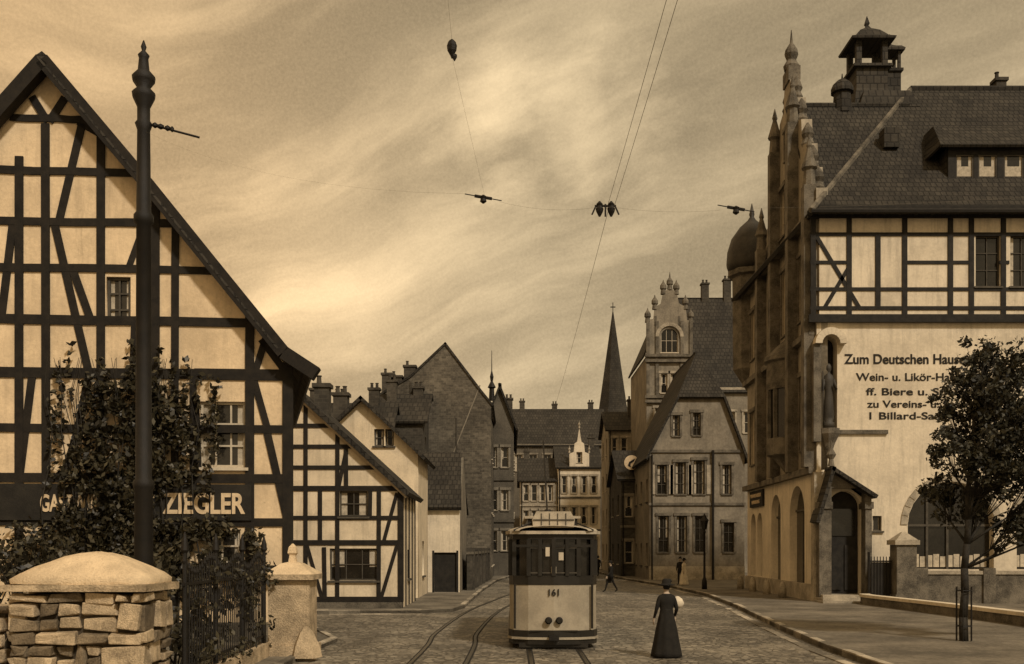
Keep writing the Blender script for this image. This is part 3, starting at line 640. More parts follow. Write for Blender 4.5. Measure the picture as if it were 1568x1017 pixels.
# portal
P_=o.p('portal_stone',stoneG); u0,u1,_,pz1=port
for a,b in((u0-.55,u0-.02),(u1+.02,u1+.3)):
    P_.fb(FF,a,b,0,pz1-.8,-.2,.55)
P_.fb(FF,u0-.62,u0+.02,pz1-.8,pz1-.5,-.2,.62);P_.fb(FF,u1-.02,u1+.36,pz1-.8,pz1-.5,-.2,.62)
rf=o.p('portal_roof',roofD); cu=(u0+u1)/2-.45; zt0=FF.Z(716)
rf.slab([FF.W(u0-.8,FF.Z(800),.95),FF.W(cu-.35,zt0,.95),FF.W(cu-.35,zt0,-.05),FF.W(u0-.8,FF.Z(800),-.05)],.16)
rf.slab([FF.W(u1+.45,FF.Z(760),.95),FF.W(cu-.35,zt0+.003,.95),FF.W(cu-.35,zt0+.003,-.05),FF.W(u1+.45,FF.Z(760),-.05)],.16)
P_.prism(FF,[(u0-.5,pz1-.49),(u0-.5,FF.Z(790)),(cu-.35,zt0-.15),(u1+.3,FF.Z(762)),(u1+.3,pz1-.49),(u1,pz1-.49),(u1,pz1+.1),(u0,pz1+.1),(u0,pz1-.49)],.1,.5)
o.p('portal_finial',stoneG).lathe(FF.W(cu-.35,zt0,.7),[(.15,0),(.1,.3),(.22,.5),(.06,.8),(.02,1.1)],8)
o.p('door',timberR).fb(FF,u0,u1,.3,pz1,-.5,-.4)
for i in range(2): o.p('door_panels',timberR).fb(FF,u0+.12+i*.72,u0+.68+i*.72,.6,2.6,-.39,-.34)
o.p('door_window',glass).fb(FF,u0+.1,u1-.1,3.0,4.2,-.39,-.36)
for k in range(3): o.p('steps',stone).fb(FF,u0-.7+.1*k,u1+.6-.1*k,.1,.2+.12*k,-.3,1.6-.35*k)
o.p('plinth',stone).fb(FF,u1+.32,bigA[0]+8,0,.9,-.1,.08)
# --- street side
gu=9.7
steps=[(15.0,17.3),(15.0,18.3),(14.35,18.45),(14.2,19.5),(13.5,19.7),(13.35,20.9),(12.6,21.1),(12.4,22.4),(11.5,22.7),(11.3,23.9),(10.5,24.2),(10.3,25.2),(9.7,25.6)]
lefts=[(2*gu-u,z) for u,z in steps[::-1][1:]]
ol=[(0,5.9),(15,5.9)]+steps+lefts+[(2*gu-15,17.3),(0,17.3)]
gwr=((1.0,2.3,.9,4.4),(2.7,4.0,.9,4.4),(6.2,8.3,.6,5.2),(10.2,13.0,.6,5.4))
sw=[(1.0,2.2,7.2,10.2),(2.8,4.0,7.2,10.2),(6.3,7.5,7.0,10.4),(8.2,9.4,7.0,10.4),(10.1,11.3,7.0,10.4),(12.2,13.4,7.0,10.4),(1.0,2.2,13.2,15.9),(2.8,4.0,13.2,15.9),(6.3,7.5,13.0,16),(8.6,10.8,13.0,16.2),(12.0,13.2,13.0,16),(8.2,9.3,18,20.4),(10.1,11.2,18,20.4),(9.25,10.15,21.6,23)]
o.wall(FS,rect(0,15,0,5.898),[arch(*a) for a in gwr],pl_R,name='street_ground_floor_wall',th=.5)
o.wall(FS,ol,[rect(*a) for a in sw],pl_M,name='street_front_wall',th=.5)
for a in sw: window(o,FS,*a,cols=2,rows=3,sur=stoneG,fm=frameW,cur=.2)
for (a,b,z0,z1) in gwr:
    o.p('window_glass',glass).fb(FS,a-.02,b+.02,z0,z1,-.4,-.35); o.p('window_frames',frameB).fb(FS,(a+b)/2-.05,(a+b)/2+.05,z0,z1,-.34,-.28); o.p('window_frames',frameB).fb(FS,a,b,z1-1.2,z1-1.1,-.345,-.27)
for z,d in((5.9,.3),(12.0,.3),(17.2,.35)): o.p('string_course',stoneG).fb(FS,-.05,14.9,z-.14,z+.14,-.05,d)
for u,z1 in((4.75,18.5),(7.9,22.5),(11.6,22.5),(14.6,18.5)):
    o.p('buttress_ribs',stoneG).fb(FS,u-.28,u+.28,6.05,z1,-.05,.5)
    o.p('pinnacle',stoneG).lathe(FS.W(u,z1,.2),[(.3,0),(.24,.7),(.36,.8),(.3,1.0),(.1,1.7),(.14,1.8),(.02,2.3)],8)
for u,z in steps[2::2]+[(2*gu-a,b) for a,b in steps[2::2]]:
    o.p('gable_scrolls',stoneG).lathe(FS.W(u,z-.1,-.25),[(.26,0),(.32,.15),(.2,.4),(.3,.6),(.22,.85),(.04,1.15)],8)
o.p('gable_top',stoneG).fb(FS,9.1,10.3,25.2,25.9,-.5,.08)
o.p('gable_top',stoneG).lathe(FS.W(9.7,25.9,-.2),[(.35,0),(.4,.2),(.22,.5),(.34,.8),(.3,1.0),(.08,1.35),(.02,2.0)],10)
P0=FS.W(9.7,0,0)
o.p('oriel',stoneG).lathe((P0.x+.3,P0.y,5.9),[(.2,0),(1.0,1.0),(1.3,1.1),(1.3,1.9),(1.25,1.92)],12); 
o.p('oriel_glass',glass).lathe((P0.x+.3,P0.y,7.8),[(1.15,0),(1.15,2.4)],12); o.p('oriel',stoneG).lathe((P0.x+.3,P0.y,10.2),[(1.3,0),(1.35,.3),(1.3,1.3),(1.45,1.4),(1.4,1.6),(.3,2.6),(.02,3)],12)
for k in range(12): 
    t=k*math.pi/6; o.p('oriel',stoneG).box(P0.x+.3+1.2*math.cos(t)-.08,P0.x+.3+1.2*math.cos(t)+.08,P0.y+1.2*math.sin(t)-.08,P0.y+1.2*math.sin(t)+.08,7.7,10.25)
o.p('sign_board',signD).fb(FS,1.2,4.6,4.75,5.65,.02,.12)
o.text(FS,'WEIN UND LIKOER',1.5,5.28,.2,letterW,d=.14,wd=2.8,bold=.004); o.text(FS,'HANDLUNG',1.9,4.92,.2,letterW,d=.14,wd=2.0,bold=.004)
o.p('plinth',stone).fb(FS,-.05,15.1,0,.85,-.05,.14)
o.p('corner_quoins',stone).box(BX-.12,BX+.5,BY-.12,BY+.4,.86,5.8)
for k in range(4): 
    uu=.5+k*3.4; o.p('bollard_stones',stone,True).lathe(FS.W(uu+1.0,.1,.7),[(.2,0),(.18,.5),(.1,.75),(.02,.8)],8)
tc=(14.1,60.2)
o.p('turret',stoneG).lathe((tc[0],tc[1],11.5),[(.2,0),(1.1,1.4),(1.15,6.8),(1.4,6.9),(1.4,7.2)],8); o.p('turret_dome',copper,True).lathe((tc[0],tc[1],18.7),[(1.35,0),(1.5,.4),(1.45,1.1),(1.2,1.9),(.7,2.6),(.25,3.0),(.12,3.2),(.16,3.35),(.02,4.0)],14)
o.wall(Fr(BX+WF,45,0,1),rect(.6,15,0,zt),[],pl_R,name='side_wall'); o.wall(Fr(BX+WF,60,-1,0),rect(0,WF-.5,0,zt),[],pl_R,name='back_wall')
# roof
Rr=o.p('roof',roofD); e=17.05
a,b,c,d=(12.9,44.2,e),(28.9,44.2,e),(28.9,60.3,e),(12.9,60.3,e); p=(20.0,51.4,25.5); q=(28.9,51.4,25.5)
Rr.slab([a,b,q,p],.2); Rr.slab([a,p,(20.0,53,25.5),d],.2); Rr.slab([p,q,(28.9,53,25.5),(20.0,53,25.5)],.2); Rr.slab([(20,53,25.5),(28.9,53,25.5),c,d],.2)
Rr.slab([(13.45,50.3,24.2),(20,50.3,24.2),(20,45.0,17.1),(13.45,45.0,17.1)],.18); Rr.slab([(13.6,50.3,24.203),(20,50.3,24.203),(20,55.6,17.1),(13.6,55.6,17.1)],.18)
o.p('hip_tiles',stoneG).cyl(a,p,.13,n=6); o.p('hip_tiles',roofF).cyl(p,q,.16,n=6); o.p('gutter',iron).cyl((12.9,44.15,17.0),(28.9,44.15,17.0),.1,n=6); o.p('hip_tiles',roofF).cyl((13.5,50.3,24.2),(19.5,50.3,24.2),.13,n=6)
o.p('eaves',timberR).fb(FF,-.1,WF,zt,zt+.12,-.2,.7)
for k in range(22): o.p('rafter_ends',timberR).fb(FF,k*.7,k*.7+.12,zt-.16,zt-.01,.1,.72)
# dormer: a single wide hipped dormer
Fd=Fr((1452-CX)/FOC*45.9,45.9,1,0); wd=4.2; z0=17.9; z1=20.45
dw=[(.35,1.15,18.4,20.1),(1.35,2.2,18.4,20.1),(2.5,3.4,18.4,20.1)]
o.wall(Fd,rect(0,wd,z0,z1),[rect(*a) for a in dw],timberR,name='dormer_front',th=.15)
for a_ in dw: window(o,Fd,*a_,cols=1,rows=1,rec=.05,fm=frameB,cur=.9,sill=False)
for a_ in dw: o.p('net_curtains',curt).fb(Fd,a_[0]+.08,a_[1]-.08,a_[2]+.08,a_[3]-.5,-.098,-.094)
o.p('dormer_cheeks',roofD).fb(Fd,0,.12,z0,z1,-3,-.16); o.p('dormer_cheeks',roofD).fb(Fd,wd-.12,wd,z0,z1,-3,-.16)
A=lambda u,z,d:Fd.W(u,z,d)
Rr.slab([A(-.5,z1-.05,.4),A(wd+.4,z1-.05,.4),A(wd-.6,z1+1.5,-1.4),A(-.1,z1+1.5,-1.4)],.12); Rr.slab([A(-.5,z1-.05,.4),A(-.1,z1+1.5,-1.4),A(-.1,z1+1.5,-4),A(-1.0,z1-.6,-4)],.12)
Rr.slab([A(wd+.4,z1-.05,.4),A(wd-.6,z1+1.5,-1.4),A(wd-.6,z1+1.5,-4),A(wd+.4,z1-.05,-4)],.12); Rr.slab([A(-.1,z1+1.5,-1.4),A(wd-.6,z1+1.5,-1.4),A(wd-.6,z1+1.5,-4),A(-.1,z1+1.5,-4)],.12)
o.p('roof_vent',roofF).box(17.2,17.9,47.3,48,21,21.9)
# ridge tower: square lantern with flared pointed cap
def lantern(x,y,z,h,hb,ho,hc,mt=roofF):
    s=o.p('ridge_tower',mt)
    s.lathe((x,y,z),[(h*1.62,0),(h*1.5,hb*.35),(h*1.414,hb*.45),(h*1.414,hb),(h*1.75,hb+.06),(h*1.75,hb+.2)],4,rot=math.pi/4)
    w=h*.17
    for sx in(-1,1):
        for sy in(-1,1):
            s.box(x+sx*(h-w)-w,x+sx*(h-w)+w,y+sy*(h-w)-w,y+sy*(h-w)+w,z+hb+.2,z+hb+.2+ho)
    zz=z+hb+.2+ho
    s.lathe((x,y,zz),[(h*1.95,0),(h*2.0,.1),(h*1.5,.26),(h*1.25,hc*.4),(h*.9,hc*.62),(h*.3,hc*.85),(h*.12,hc),(h*.2,hc+.1),(.02,hc+.5)],4,rot=math.pi/4)
lantern(17.95,51.8,24.6,.78,1.75,1.2,1.1); lantern(19.4,52.6,24.8,.42,1.9,.9,.55)
o.p('tower_base',roofF).lathe((18.6,51.9,23.4),[(2.3,0),(1.9,1.2),(1.6,1.75)],4,rot=math.pi/4)
sm=o.p('roof_turret',roofF); sm.lathe((16.25,50.4,23.8),[(.5,0),(.45,.5),(.42,1.0),(.56,1.05),(.56,1.2),(.45,1.45),(.25,1.65),(.05,1.75),(.02,2.0)],10); 
chimney(o,24.55,51.6,24,25.9,.5,None,1)
o.done()
o=Ob('terrace_wall',(20,43,0)); F=Fr((1398-CX)/FOC*43.4,43.4,1,-.05)
o.p('masonry',stoneG).fb(F,0,12,0,1.35,-.35,0); o.p('coping',stone).fb(F,-.05,12,1.353,1.5,-.42,.06)
for k in range(5): o.p('piers',stoneG).fb(F,.1+k*2.8,.6+k*2.8,0,1.62,-.4,.09)
o.done()
o=Ob('gate_pier',(16.9,43.6,0)); x=(1383-CX)/FOC*43.6
o.p('shaft',stoneG).box(x-.42,x+.42,43.2,44.0,0,2.6); o.p('cap',stone).box(x-.52,x+.52,43.1,44.1,2.603,2.8); o.p('cap',stone).lathe((x,43.6,2.8),[(.66,0),(.1,.35)],4,rot=math.pi/4); o.p('plinth',stoneG).box(x-.5,x+.5,43.1,44.1,0,.5); o.done()
o=Ob('garden_gate',(15.9,44,0)); F=Fr((1334-CX)/FOC*43.8,43.8,1,0)
for k in range(8): o.p('bars',iron).cyl(F.W(k*.13,.15,0),F.W(k*.13,2.1,0),.02,n=5)
for z in(.4,1.9): o.p('rails',iron).fb(F,-.05,1.0,z-.03,z+.03,-.03,.03)
o.p('post',iron).cyl(F.W(-.1,0,0),F.W(-.1,2.3,0),.06); o.p('panel',signD).fb(F,0,.95,.45,1.85,-.02,-.01); o.done()
o=Ob('low_boundary_wall',(15,38,0)); pts=catmull([(14.9,43.3),(14.75,42.3),(14.9,40.5),(15.3,36),(15.6,30),(15.8,20),(15.9,8)],6)
for (p,q) in zip(pts[:-1],pts[1:]):
    n=Vector((q.y-p.y,p.x-q.x)).normalized()
    for w,z0_,z1_,m,nm in((.16,0,.42,stoneG,'masonry'),(.21,.423,.54,pl_R,'coping')):
        c=[p-n*w,p+n*w,q+n*w,q-n*w]; o.p(nm,m).hexa([(k.x,k.y,z0_) for k in c]+[(k.x,k.y,z1_) for k in c])
o.done()
# ================================================================== TREE (RIGHT)
def tree(x,y,clumps,seed):
    random.seed(seed); o=Ob('street_tree',(x,y,0)); b=o.p('trunk',bark,True); p=Vector((x,y,.1)); path=[p]
    for k in range(9):
        q=p+Vector((random.uniform(-.03,.09),random.uniform(-.05,.05),.62)); b.cyl(p,q,.12-.008*k,.12-.008*(k+1),8); p=q; path.append(p)
    cl=[]
    for (dx,dz,r) in clumps:
        c=Vector((x+dx,y+random.uniform(-.9,.9),dz)); s=path[min(9,max(3,int(dz/.62)-2))]; mid=(s+c)/2+Vector((0,0,-.15))
        b.cyl(s,mid,.04,.025,5); b.cyl(mid,c,.025,.01,5)
        for _ in range(int(20*r*2)):
            t=Vector((random.gauss(0,.5),random.gauss(0,.5),random.gauss(0,.42)))*r
            b.cyl(mid,c+t,.01,.004,3)
            cl.append((c+t,random.uniform(.12,.28),random.randint(22,46)))
    leaf_mesh(o,'foliage',cl,.066,leafm); o.done()
tx=(1476-CX)/FOC*26
tree(tx,26,[(-.35,4.0,.5),(-.5,5.0,.55),(-.1,6.1,.5),(.4,6.9,.55),(.6,6.3,.7),(.3,5.5,.7),(.8,5.2,.8),(1.3,6.0,.8),(1.5,4.9,.8),(.5,4.5,.75),(1.1,4.0,.8),(.8,7.5,.45),(1.3,7.1,.6),(0,4.6,.6),(1.9,5.6,.8),(.6,3.5,.55),(1.8,6.8,.65),(1.0,5.6,.8),(2.0,4.2,.7),(1.5,3.2,.55),(2.3,5.0,.7),(2.4,6.1,.6),(1.1,2.9,.45),(2.2,3.3,.5),(1.0,6.7,.6)],21)
o=Ob('tree_guard',(tx,26,0))
for k in range(6): 
    t=k*math.pi/3; o.p('bars',iron).cyl((tx+.2*math.cos(t),26+.2*math.sin(t),.1),(tx+.2*math.cos(t),26+.2*math.sin(t),1.5),.012,n=5)
for z in(.5,1.4): 
    for k in range(6):
        t=k*math.pi/3;t2=t+math.pi/3; o.p('hoops',iron).cyl((tx+.2*math.cos(t),26+.2*math.sin(t),z),(tx+.2*math.cos(t2),26+.2*math.sin(t2),z),.012,n=5)
o.done()
random.seed(31)
# ================================================================== FOREGROUND LEFT: pier, fence, post
o=Ob('stone_gate_pier',(-6.3,15.6,0))
x0,x1,y0,y1=-7.35,-5.42,15.0,16.25
o.p('mortar_core',mortar).box(x0+.1,x1-.1,y0+.1,y1-.1,0,1.80)
b=o.p('masonry',rubble)
z=0.02
while z<1.7:
    h=random.uniform(.2,.42); h=min(h,1.84-z) if 1.84-z-h>.15 else 1.82-z
    for face in(0,1,2):
        L=x1-x0 if face==0 else y1-y0; u=0
        while u<L-.02:
            w=random.uniform(.18,.62); w=L-u if L-u-w<.15 else w; dpt=random.uniform(.0,.1)
            cuts=[(z,z+h)] if (h<.3 or random.random()<.5) else [(z,z+h*.5),(z+h*.5,z+h)]
            for za_,zb_ in cuts:
                if face==0: b.jbox(x0+u+.025,x0+u+w-.025,y0-dpt+.03,y0+.2,za_+.02,zb_-.016,.04)
                elif face==1: b.jbox(x1-.2,x1+dpt-.03,y0+u+.025,y0+u+w-.025,za_+.02,zb_-.016,.04)
                else: b.jbox(x0-dpt+.03,x0+.2,y0+u+.025,y0+u+w-.025,za_+.02,zb_-.016,.04)
            u+=w
    z+=h
c=o.p('cap_slab',stoneL); c.jbox(x0-.12,x1+.1,y0-.12,y1+.12,1.842,1.95,.012)
cx_=-6.32; n=32
vs=[];fs=[]; prs=((1.0,1.953),(1.01,2.03),(.9,2.11),(.74,2.2),(.56,2.29),(.38,2.36),(.2,2.41),(.05,2.43))
for j,(k,zz) in enumerate(prs):
    for i in range(n):
        t=2*math.pi*i/n; ct,st_=math.cos(t),math.sin(t); s_=min(1.3,1/max(abs(ct),abs(st_)))
        ex=(x1-x0)/2+.07; ey=(y1-y0)/2+.07
        vs.append(((x0+x1)/2*k+cx_*(1-k)+ct*s_*ex*k+random.uniform(-.01,.01),(y0+y1)/2+st_*s_*ey*k+random.uniform(-.01,.01),zz+random.uniform(-.008,.008)))
m_=len(prs)
for j in range(m_-1):
    for i in range(n): fs.append((j*n+i,j*n+(i+1)%n,(j+1)*n+(i+1)%n,(j+1)*n+i))
fs.append(tuple(range((m_-1)*n,m_*n))); o.p('cap',capm,True).add(vs,fs)
o.done()
o=Ob('rubble_wall',(-9,15.6,0)); o.p('mortar_core',mortar).box(-16,-7.6,15.35,15.9,0,1.5)
b=o.p('masonry',rubble); z=.02
while z<1.45:
    h=.24; u=-16
    while u<-7.65:
        w=random.uniform(.25,.55); b.jbox(u+.02,min(u+w,-7.55)-.02,15.2+random.uniform(0,.06),15.5,z+.015,z+h-.012,.02); u+=w
    z+=h
for k in range(17): o.p('coping_stones',stoneL).jbox(-16+k*.49,-15.53+k*.49,15.1,16.1,1.503,1.62,.02)
o.done()
o=Ob('iron_fence',(-5.2,19,0)); F=Fr(-5.45,22.5,.15,-6.1)
L=6.0
o.p('sockel',stoneL).fb(F,-.2,L,0,.4,-.12,.12)
for k in range(int(L/.15)):
    u=.1+k*.15; hh=2.15+.12*math.sin(k*.5)
    o.p('bars',iron).cyl(F.W(u,.35,0),F.W(u,hh,0),.014,n=5); o.p('spear_tips',iron).lathe(F.W(u,hh,0),[(.016,0),(.035,.05),(.003,.17)],4)
for z in(.55,1.9): o.p('rails',iron).fb(F,0,L,z-.025,z+.025,-.02,.02)
for u in(.0,2.0,4.0,5.9):
    o.p('standards',iron).lathe(F.W(u,.3,0),[(.05,0),(.04,2.1),(.07,2.15),(.05,2.3),(.01,2.45)],8)
for k in range(14):
    u=.3+k*.4; 
    for i in range(8):
        t0=i*math.pi/4;t1=t0+math.pi/4; o.p('scrolls',iron).cyl(F.W(u+.12*math.cos(t0),1.65+.14*math.sin(t0),0),F.W(u+.12*math.cos(t1),1.65+.14*math.sin(t1),0),.012,n=4)
o.done()
o=Ob('fence_creeper',(-5.3,19,0)); cl=[]
for _ in range(44):
    u=random.uniform(0,5.6); cl.append((F.W(u,random.uniform(.4,2.1),random.uniform(-.25,.1)),(.14,.14,.2),random.randint(8,22)))
leaf_mesh(o,'foliage',cl,.06,leafL); o.done()
o=Ob('gate_post',(-5.0,23,0)); x=(448-CX)/FOC*23; s=o.p('shaft',stoneL); hw_=.46
s.box(x-hw_,x+hw_,22.6,23.45,0,1.78); s.box(x-hw_-.08,x+hw_+.08,22.5,23.55,0,.32)
s.box(x-hw_-.1,x+hw_+.1,22.48,23.57,1.782,1.9)
o.p('cap',capm).lathe((x,23.03,1.9),[(.78,0),(.72,.04),(.3,.24),(.12,.27),(.09,.42),(.14,.47),(.11,.6),(.02,.68)],4,rot=math.pi/4)
o.p('guard_stone',stoneL).lathe((x+.4,22.5,.08),[(.36,0),(.3,.25),(.16,.55),(.05,.68)],5,rot=.3); o.done()
# ================================================================== MAST AND OVERHEAD WIRES
o=Ob('catenary_mast',(-6.47,18,0)); mx=(220-CX)/FOC*18; my=18
zy=lambda py,Y=18:EYE+(HY-py)/FOC*Y
b=o.p('mast',iron,True)
b.lathe((mx,my,0),[(.26,0),(.26,.8),(.2,1.0),(.17,1.2),(.155,3.5),(.18,3.55),(.18,3.65),(.14,3.7),(.125,zy(345)),(.17,zy(345)+.04),(.17,zy(330)),(.125,zy(325)),(.11,zy(200)),(.15,zy(190)),(.11,zy(185)),(.11,zy(165)),(.19,zy(150)),(.2,zy(143)),(.11,zy(135)),(.19,zy(125)),(.2,zy(118)),(.1,zy(108)),(.08,zy(90)),(.1,zy(85)),(.03,zy(78)),(.05,zy(72)),(.01,zy(62))],14)
arm=o.p('bracket_arm',iron); az=zy(188)
arm.cyl((mx,my,az),(mx+.95,my+.1,az-.22),.02); 
for k,(u,r) in enumerate(((.2,.05),(.3,.06),(.42,.05),(.5,.035))): arm.lathe((mx+u,my,az-u*.23-.05),[(.01,0),(r,.03),(r,.07),(.01,.1)],8)
o.done()
def wire(o,a,b,r=.006,sag=0.0,n=10,mat=None):
    a=Vector(a);b=Vector(b); p=a
    for i in range(1,n+1):
        t=i/n; q=a.lerp(b,t)-Vector((0,0,sag*4*t*(1-t))); o.p('wires',mat or iron).cyl(p,q,r,n=4); p=q
o=Ob('overhead_wires',(1,10,6))
for x_ in(.98,1.05): wire(o,(x_,-2,6.05),(x_,10.6,6.0),.0022,.05,mat=wirem)
wire(o,(1.0,10.6,6.0),(1.02,40,6.1),.0026,.25,mat=wirem); wire(o,(1.02,40,6.1),(1.5,75,6.2),.004,.25,mat=wirem)
def hanger(x,y,z,kind):
    b=o.p('hanger',iron)
    if kind=='wing':
        wire(o,(x-.19,y,z+.04),(x+.19,y,z-.03),.006); b.lathe((x,y,z-.06),[(.008,0),(.035,.02),(.028,.05),(.04,.07),(.01,.09)],8); b.cyl((x-.09,y,z+.02),(x+.09,y,z-.01),.016,n=6)
    else:
        b.cyl((x-.11,y,z+.03),(x+.11,y,z+.03),.012,n=6)
        for s_ in(-1,1): b.lathe((x+s_*.06,y,z-.03),[(.01,-.05),(.035,.0),(.042,.03),(.025,.06),(.035,.08),(.008,.11)],8); b.cyl((x+s_*.1,y,z+.03),(x+s_*.14,y,z-.06),.009,n=5)
        b.cyl((x,y,z+.05),(x,y,z-.08),.01,n=5)
def q3(px,py,Y): return ((px-CX)/FOC*Y,Y,EYE+(HY-py)/FOC*Y)
hanger(*q3(740,303,10.6),'wing'); hanger(*q3(927,320,10.6),'ins'); hanger(*q3(1127,320,10.6),'wing')
wire(o,(-6.4,17.9,az-.2),q3(715,297,10.6),.0008,.25,mat=wirem); wire(o,q3(765,309,10.6),q3(912,318,10.6),.0009,.05,mat=wirem); wire(o,q3(942,318,10.6),q3(1102,322,10.6),.0009,.03,mat=wirem); wire(o,q3(1152,319,10.6),(9.0,10.6,6.5),.0008,.1,mat=wirem)
x,y,z=q3(692,76,8); b=o.p('hanger',iron); b.lathe((x,y,z-.07),[(.004,0),(.012,.02),(.035,.06),(.04,.1),(.03,.13),(.008,.15)],8); b.lathe((x+.02,y,z-.08),[(.004,-.01),(.02,.02),(.02,.04)],6)
wire(o,(x-.08,y,z+.9),(x,y,z+.07),.0016,mat=wirem); wire(o,(x,y,z-.05),q3(742,300,10.6),.0008,mat=wirem)
o.done()
# ================================================================== TRAM
o=Ob('tram',(1.02,29.5,0)); cx=1.02; Y0=25.0; L=8.6
def zz(py): return EYE-(py-HY)/62.7
plan=[(-1.08,.62),(-.98,.3),(-.62,.08),(0,0),(.62,.08),(.98,.3),(1.08,.62)]
def shell(b,z0,z1,grow=0.0,y_front=Y0,ylen=L,top=None,bulge=1.0):
    f=[(cx+x*(1+grow/1.08),y_front+y*bulge-grow) for x,y in plan]; r=[(cx-(x)*(1+grow/1.08),y_front+ylen-y*bulge+grow) for x,y in plan]
    b.zprism(f+r,z0,z1)
shell(o.p('lower_body',tramC),.46,zz(896))
shell(o.p('dark_dash_band',tramD),zz(896)+.002,zz(882),.012)
shell(o.p('floor_beam',tramD),.3,.458,.03)
shell(o.p('cream_bumper_line',tramC),.24,.297,.05)
shell(o.p('fender',tramD),.12,.237,.02)
shell(o.p('window_band_glass',glass),zz(882)+.002,zz(826),-.06)
pm=o.p('window_pillars',tramD)
zw0,zw1=zz(882),zz(826)
for x,y in plan: 
    for s_ in(1,-1):
        yy=Y0+y if s_==1 else Y0+L-y
        pm.box(cx+x*.985-.05,cx+x*.985+.05,yy-.04,yy+.06,zw0,zw1)
for xx in(-.33,.33): pm.box(cx+xx-.045,cx+xx+.045,Y0-.0,Y0+.09,zw0,zw1)
for k in range(8):
    for s_ in(-1,1): pm.box(cx+s_*1.06-.03,cx+s_*1.06+.03,Y0+.62+k*1.05-.05,Y0+.62+k*1.05+.05,zw0,zw1)
ps=o.p('sash_mouldings',frameB)
for xa,xb in((-.57,-.38),(-.28,.28),(.38,.57)):
    yy=Y0+.03+.02
    ps.box(cx+xa,cx+xb,yy-.015,yy,zw0+.06,zw0+.09); ps.box(cx+xa,cx+xb,yy-.015,yy,zw1-.22,zw1-.19)
shell(o.p('letterboard',tramD),zw1+.002,zz(818),.015)
pm.box(cx-.95,cx+.95,Y0+.02,Y0+.1,zz(838),zz(834))
nt_=o.p('notices',frameW); nt_.box(cx-.06,cx+.06,Y0-.005,Y0+.0,zz(878),zz(868)); nt_.box(cx+.12,cx+.24,Y0+.03,Y0+.036,zz(858),zz(846)); nt_.box(cx-.2,cx-.1,Y0+.0,Y0+.02,zz(852),zz(838))
shell(o.p('roof_edge',tramR),zz(818)+.002,zz(813),.10)
rf=o.p('roof',tramR,True)
n=10; sec=[(math.cos(math.pi*i/n)*1.13,math.sin(math.pi*i/n)*.16) for i in range(n+1)]
vs=[];fs=[]
for y_,k in((Y0-.02,.75),(Y0+.25,.97),(Y0+.8,1),(Y0+L-.8,1),(Y0+L-.25,.97),(Y0+L+.02,.75)):
    for x,z in sec: vs.append((cx+x*k,y_,zz(813)+.003+z*k))
for j in range(5):
    for i in range(n): fs.append((j*(n+1)+i,j*(n+1)+i+1,(j+1)*(n+1)+i+1,(j+1)*(n+1)+i))
rf.add(vs,fs)
cl_=o.p('clerestory',tramD); cl_.box(cx-.62,cx+.62,Y0+.75,Y0+L-.75,zz(806),zz(793))
o.p('clerestory_roof',tramR).box(cx-.7,cx+.7,Y0+.68,Y0+L-.68,zz(793)+.002,zz(789))
prf=[(-.5,zz(808)),(-.52,zz(795)),(-.42,zz(783)),(.42,zz(783)),(.52,zz(795)),(.5,zz(808))]
F_=Fr(cx,Y0+.12,1,0); o.p('destination_box',tramR).prism(F_,prf,-.5,0)
for u in(-.3,-.1,.1,.3): o.p('box_ribs',frameB).fb(F_,u-.012,u+.012,zz(806),zz(786),0,.015)
o.p('box_ribs',frameB).fb(F_,-.5,.5,zz(797),zz(795),0,.02)
for s_ in(-1,1): o.p('roof_brackets',iron).cyl((cx+s_*.98,Y0+.1,zz(812)),(cx+s_*.55,Y0+.2,zz(800)),.02,n=5)
FTt=Fr(cx,Y0,1,0)
for px_ in(-.95,.95): o.p('grab_bars',tramD).cyl((cx+px_*1.0,Y0+.18,.5),(cx+px_*1.0,Y0+.18,zz(895)),.028,n=8)
o.p('dash_trim',tramD).fb(FTt,-.58,.58,zz(966)-.02,zz(966)+.01,-.05,.012)
o.text(FTt,'161',0,zz(912),.16,letterD,d=.014,align='CENTER',bold=.004)
for s_ in(-1,1):
    x=cx+s_*.13; o.p('headlamps',iron,True).cyl((x,Y0+.02,zz(950)),(x,Y0-.09,zz(950)),.075,.09,12); o.p('lamp_glass',glass).cyl((x,Y0-.091,zz(950)),(x,Y0-.1,zz(950)),.06,n=12)
o.p('coupling',iron).box(cx-.12,cx+.12,Y0-.22,Y0,.24,.36); o.p('lifeguard',tramD).box(cx-.85,cx+.85,Y0+.1,Y0+.16,.04,.16)
o.p('truck',iron).box(cx-.8,cx+.8,Y0+2.4,Y0+6.2,.2,.5)
for yy in(3.2,5.4):
    for s_ in(-1,1): o.p('wheels',iron).cyl((cx+s_*.55,Y0+yy,.4),(cx+s_*.65,Y0+yy,.4),.385,n=20)
o.p('trolley_pole',iron).cyl((cx,Y0+4.3,zz(789)),(cx,Y0+8.5,5.98),.025,n=6); o.p('trolley_base',iron).lathe((cx,Y0+4.3,zz(789)),[(.25,0),(.2,.15),(.08,.3)],8)
o.done()
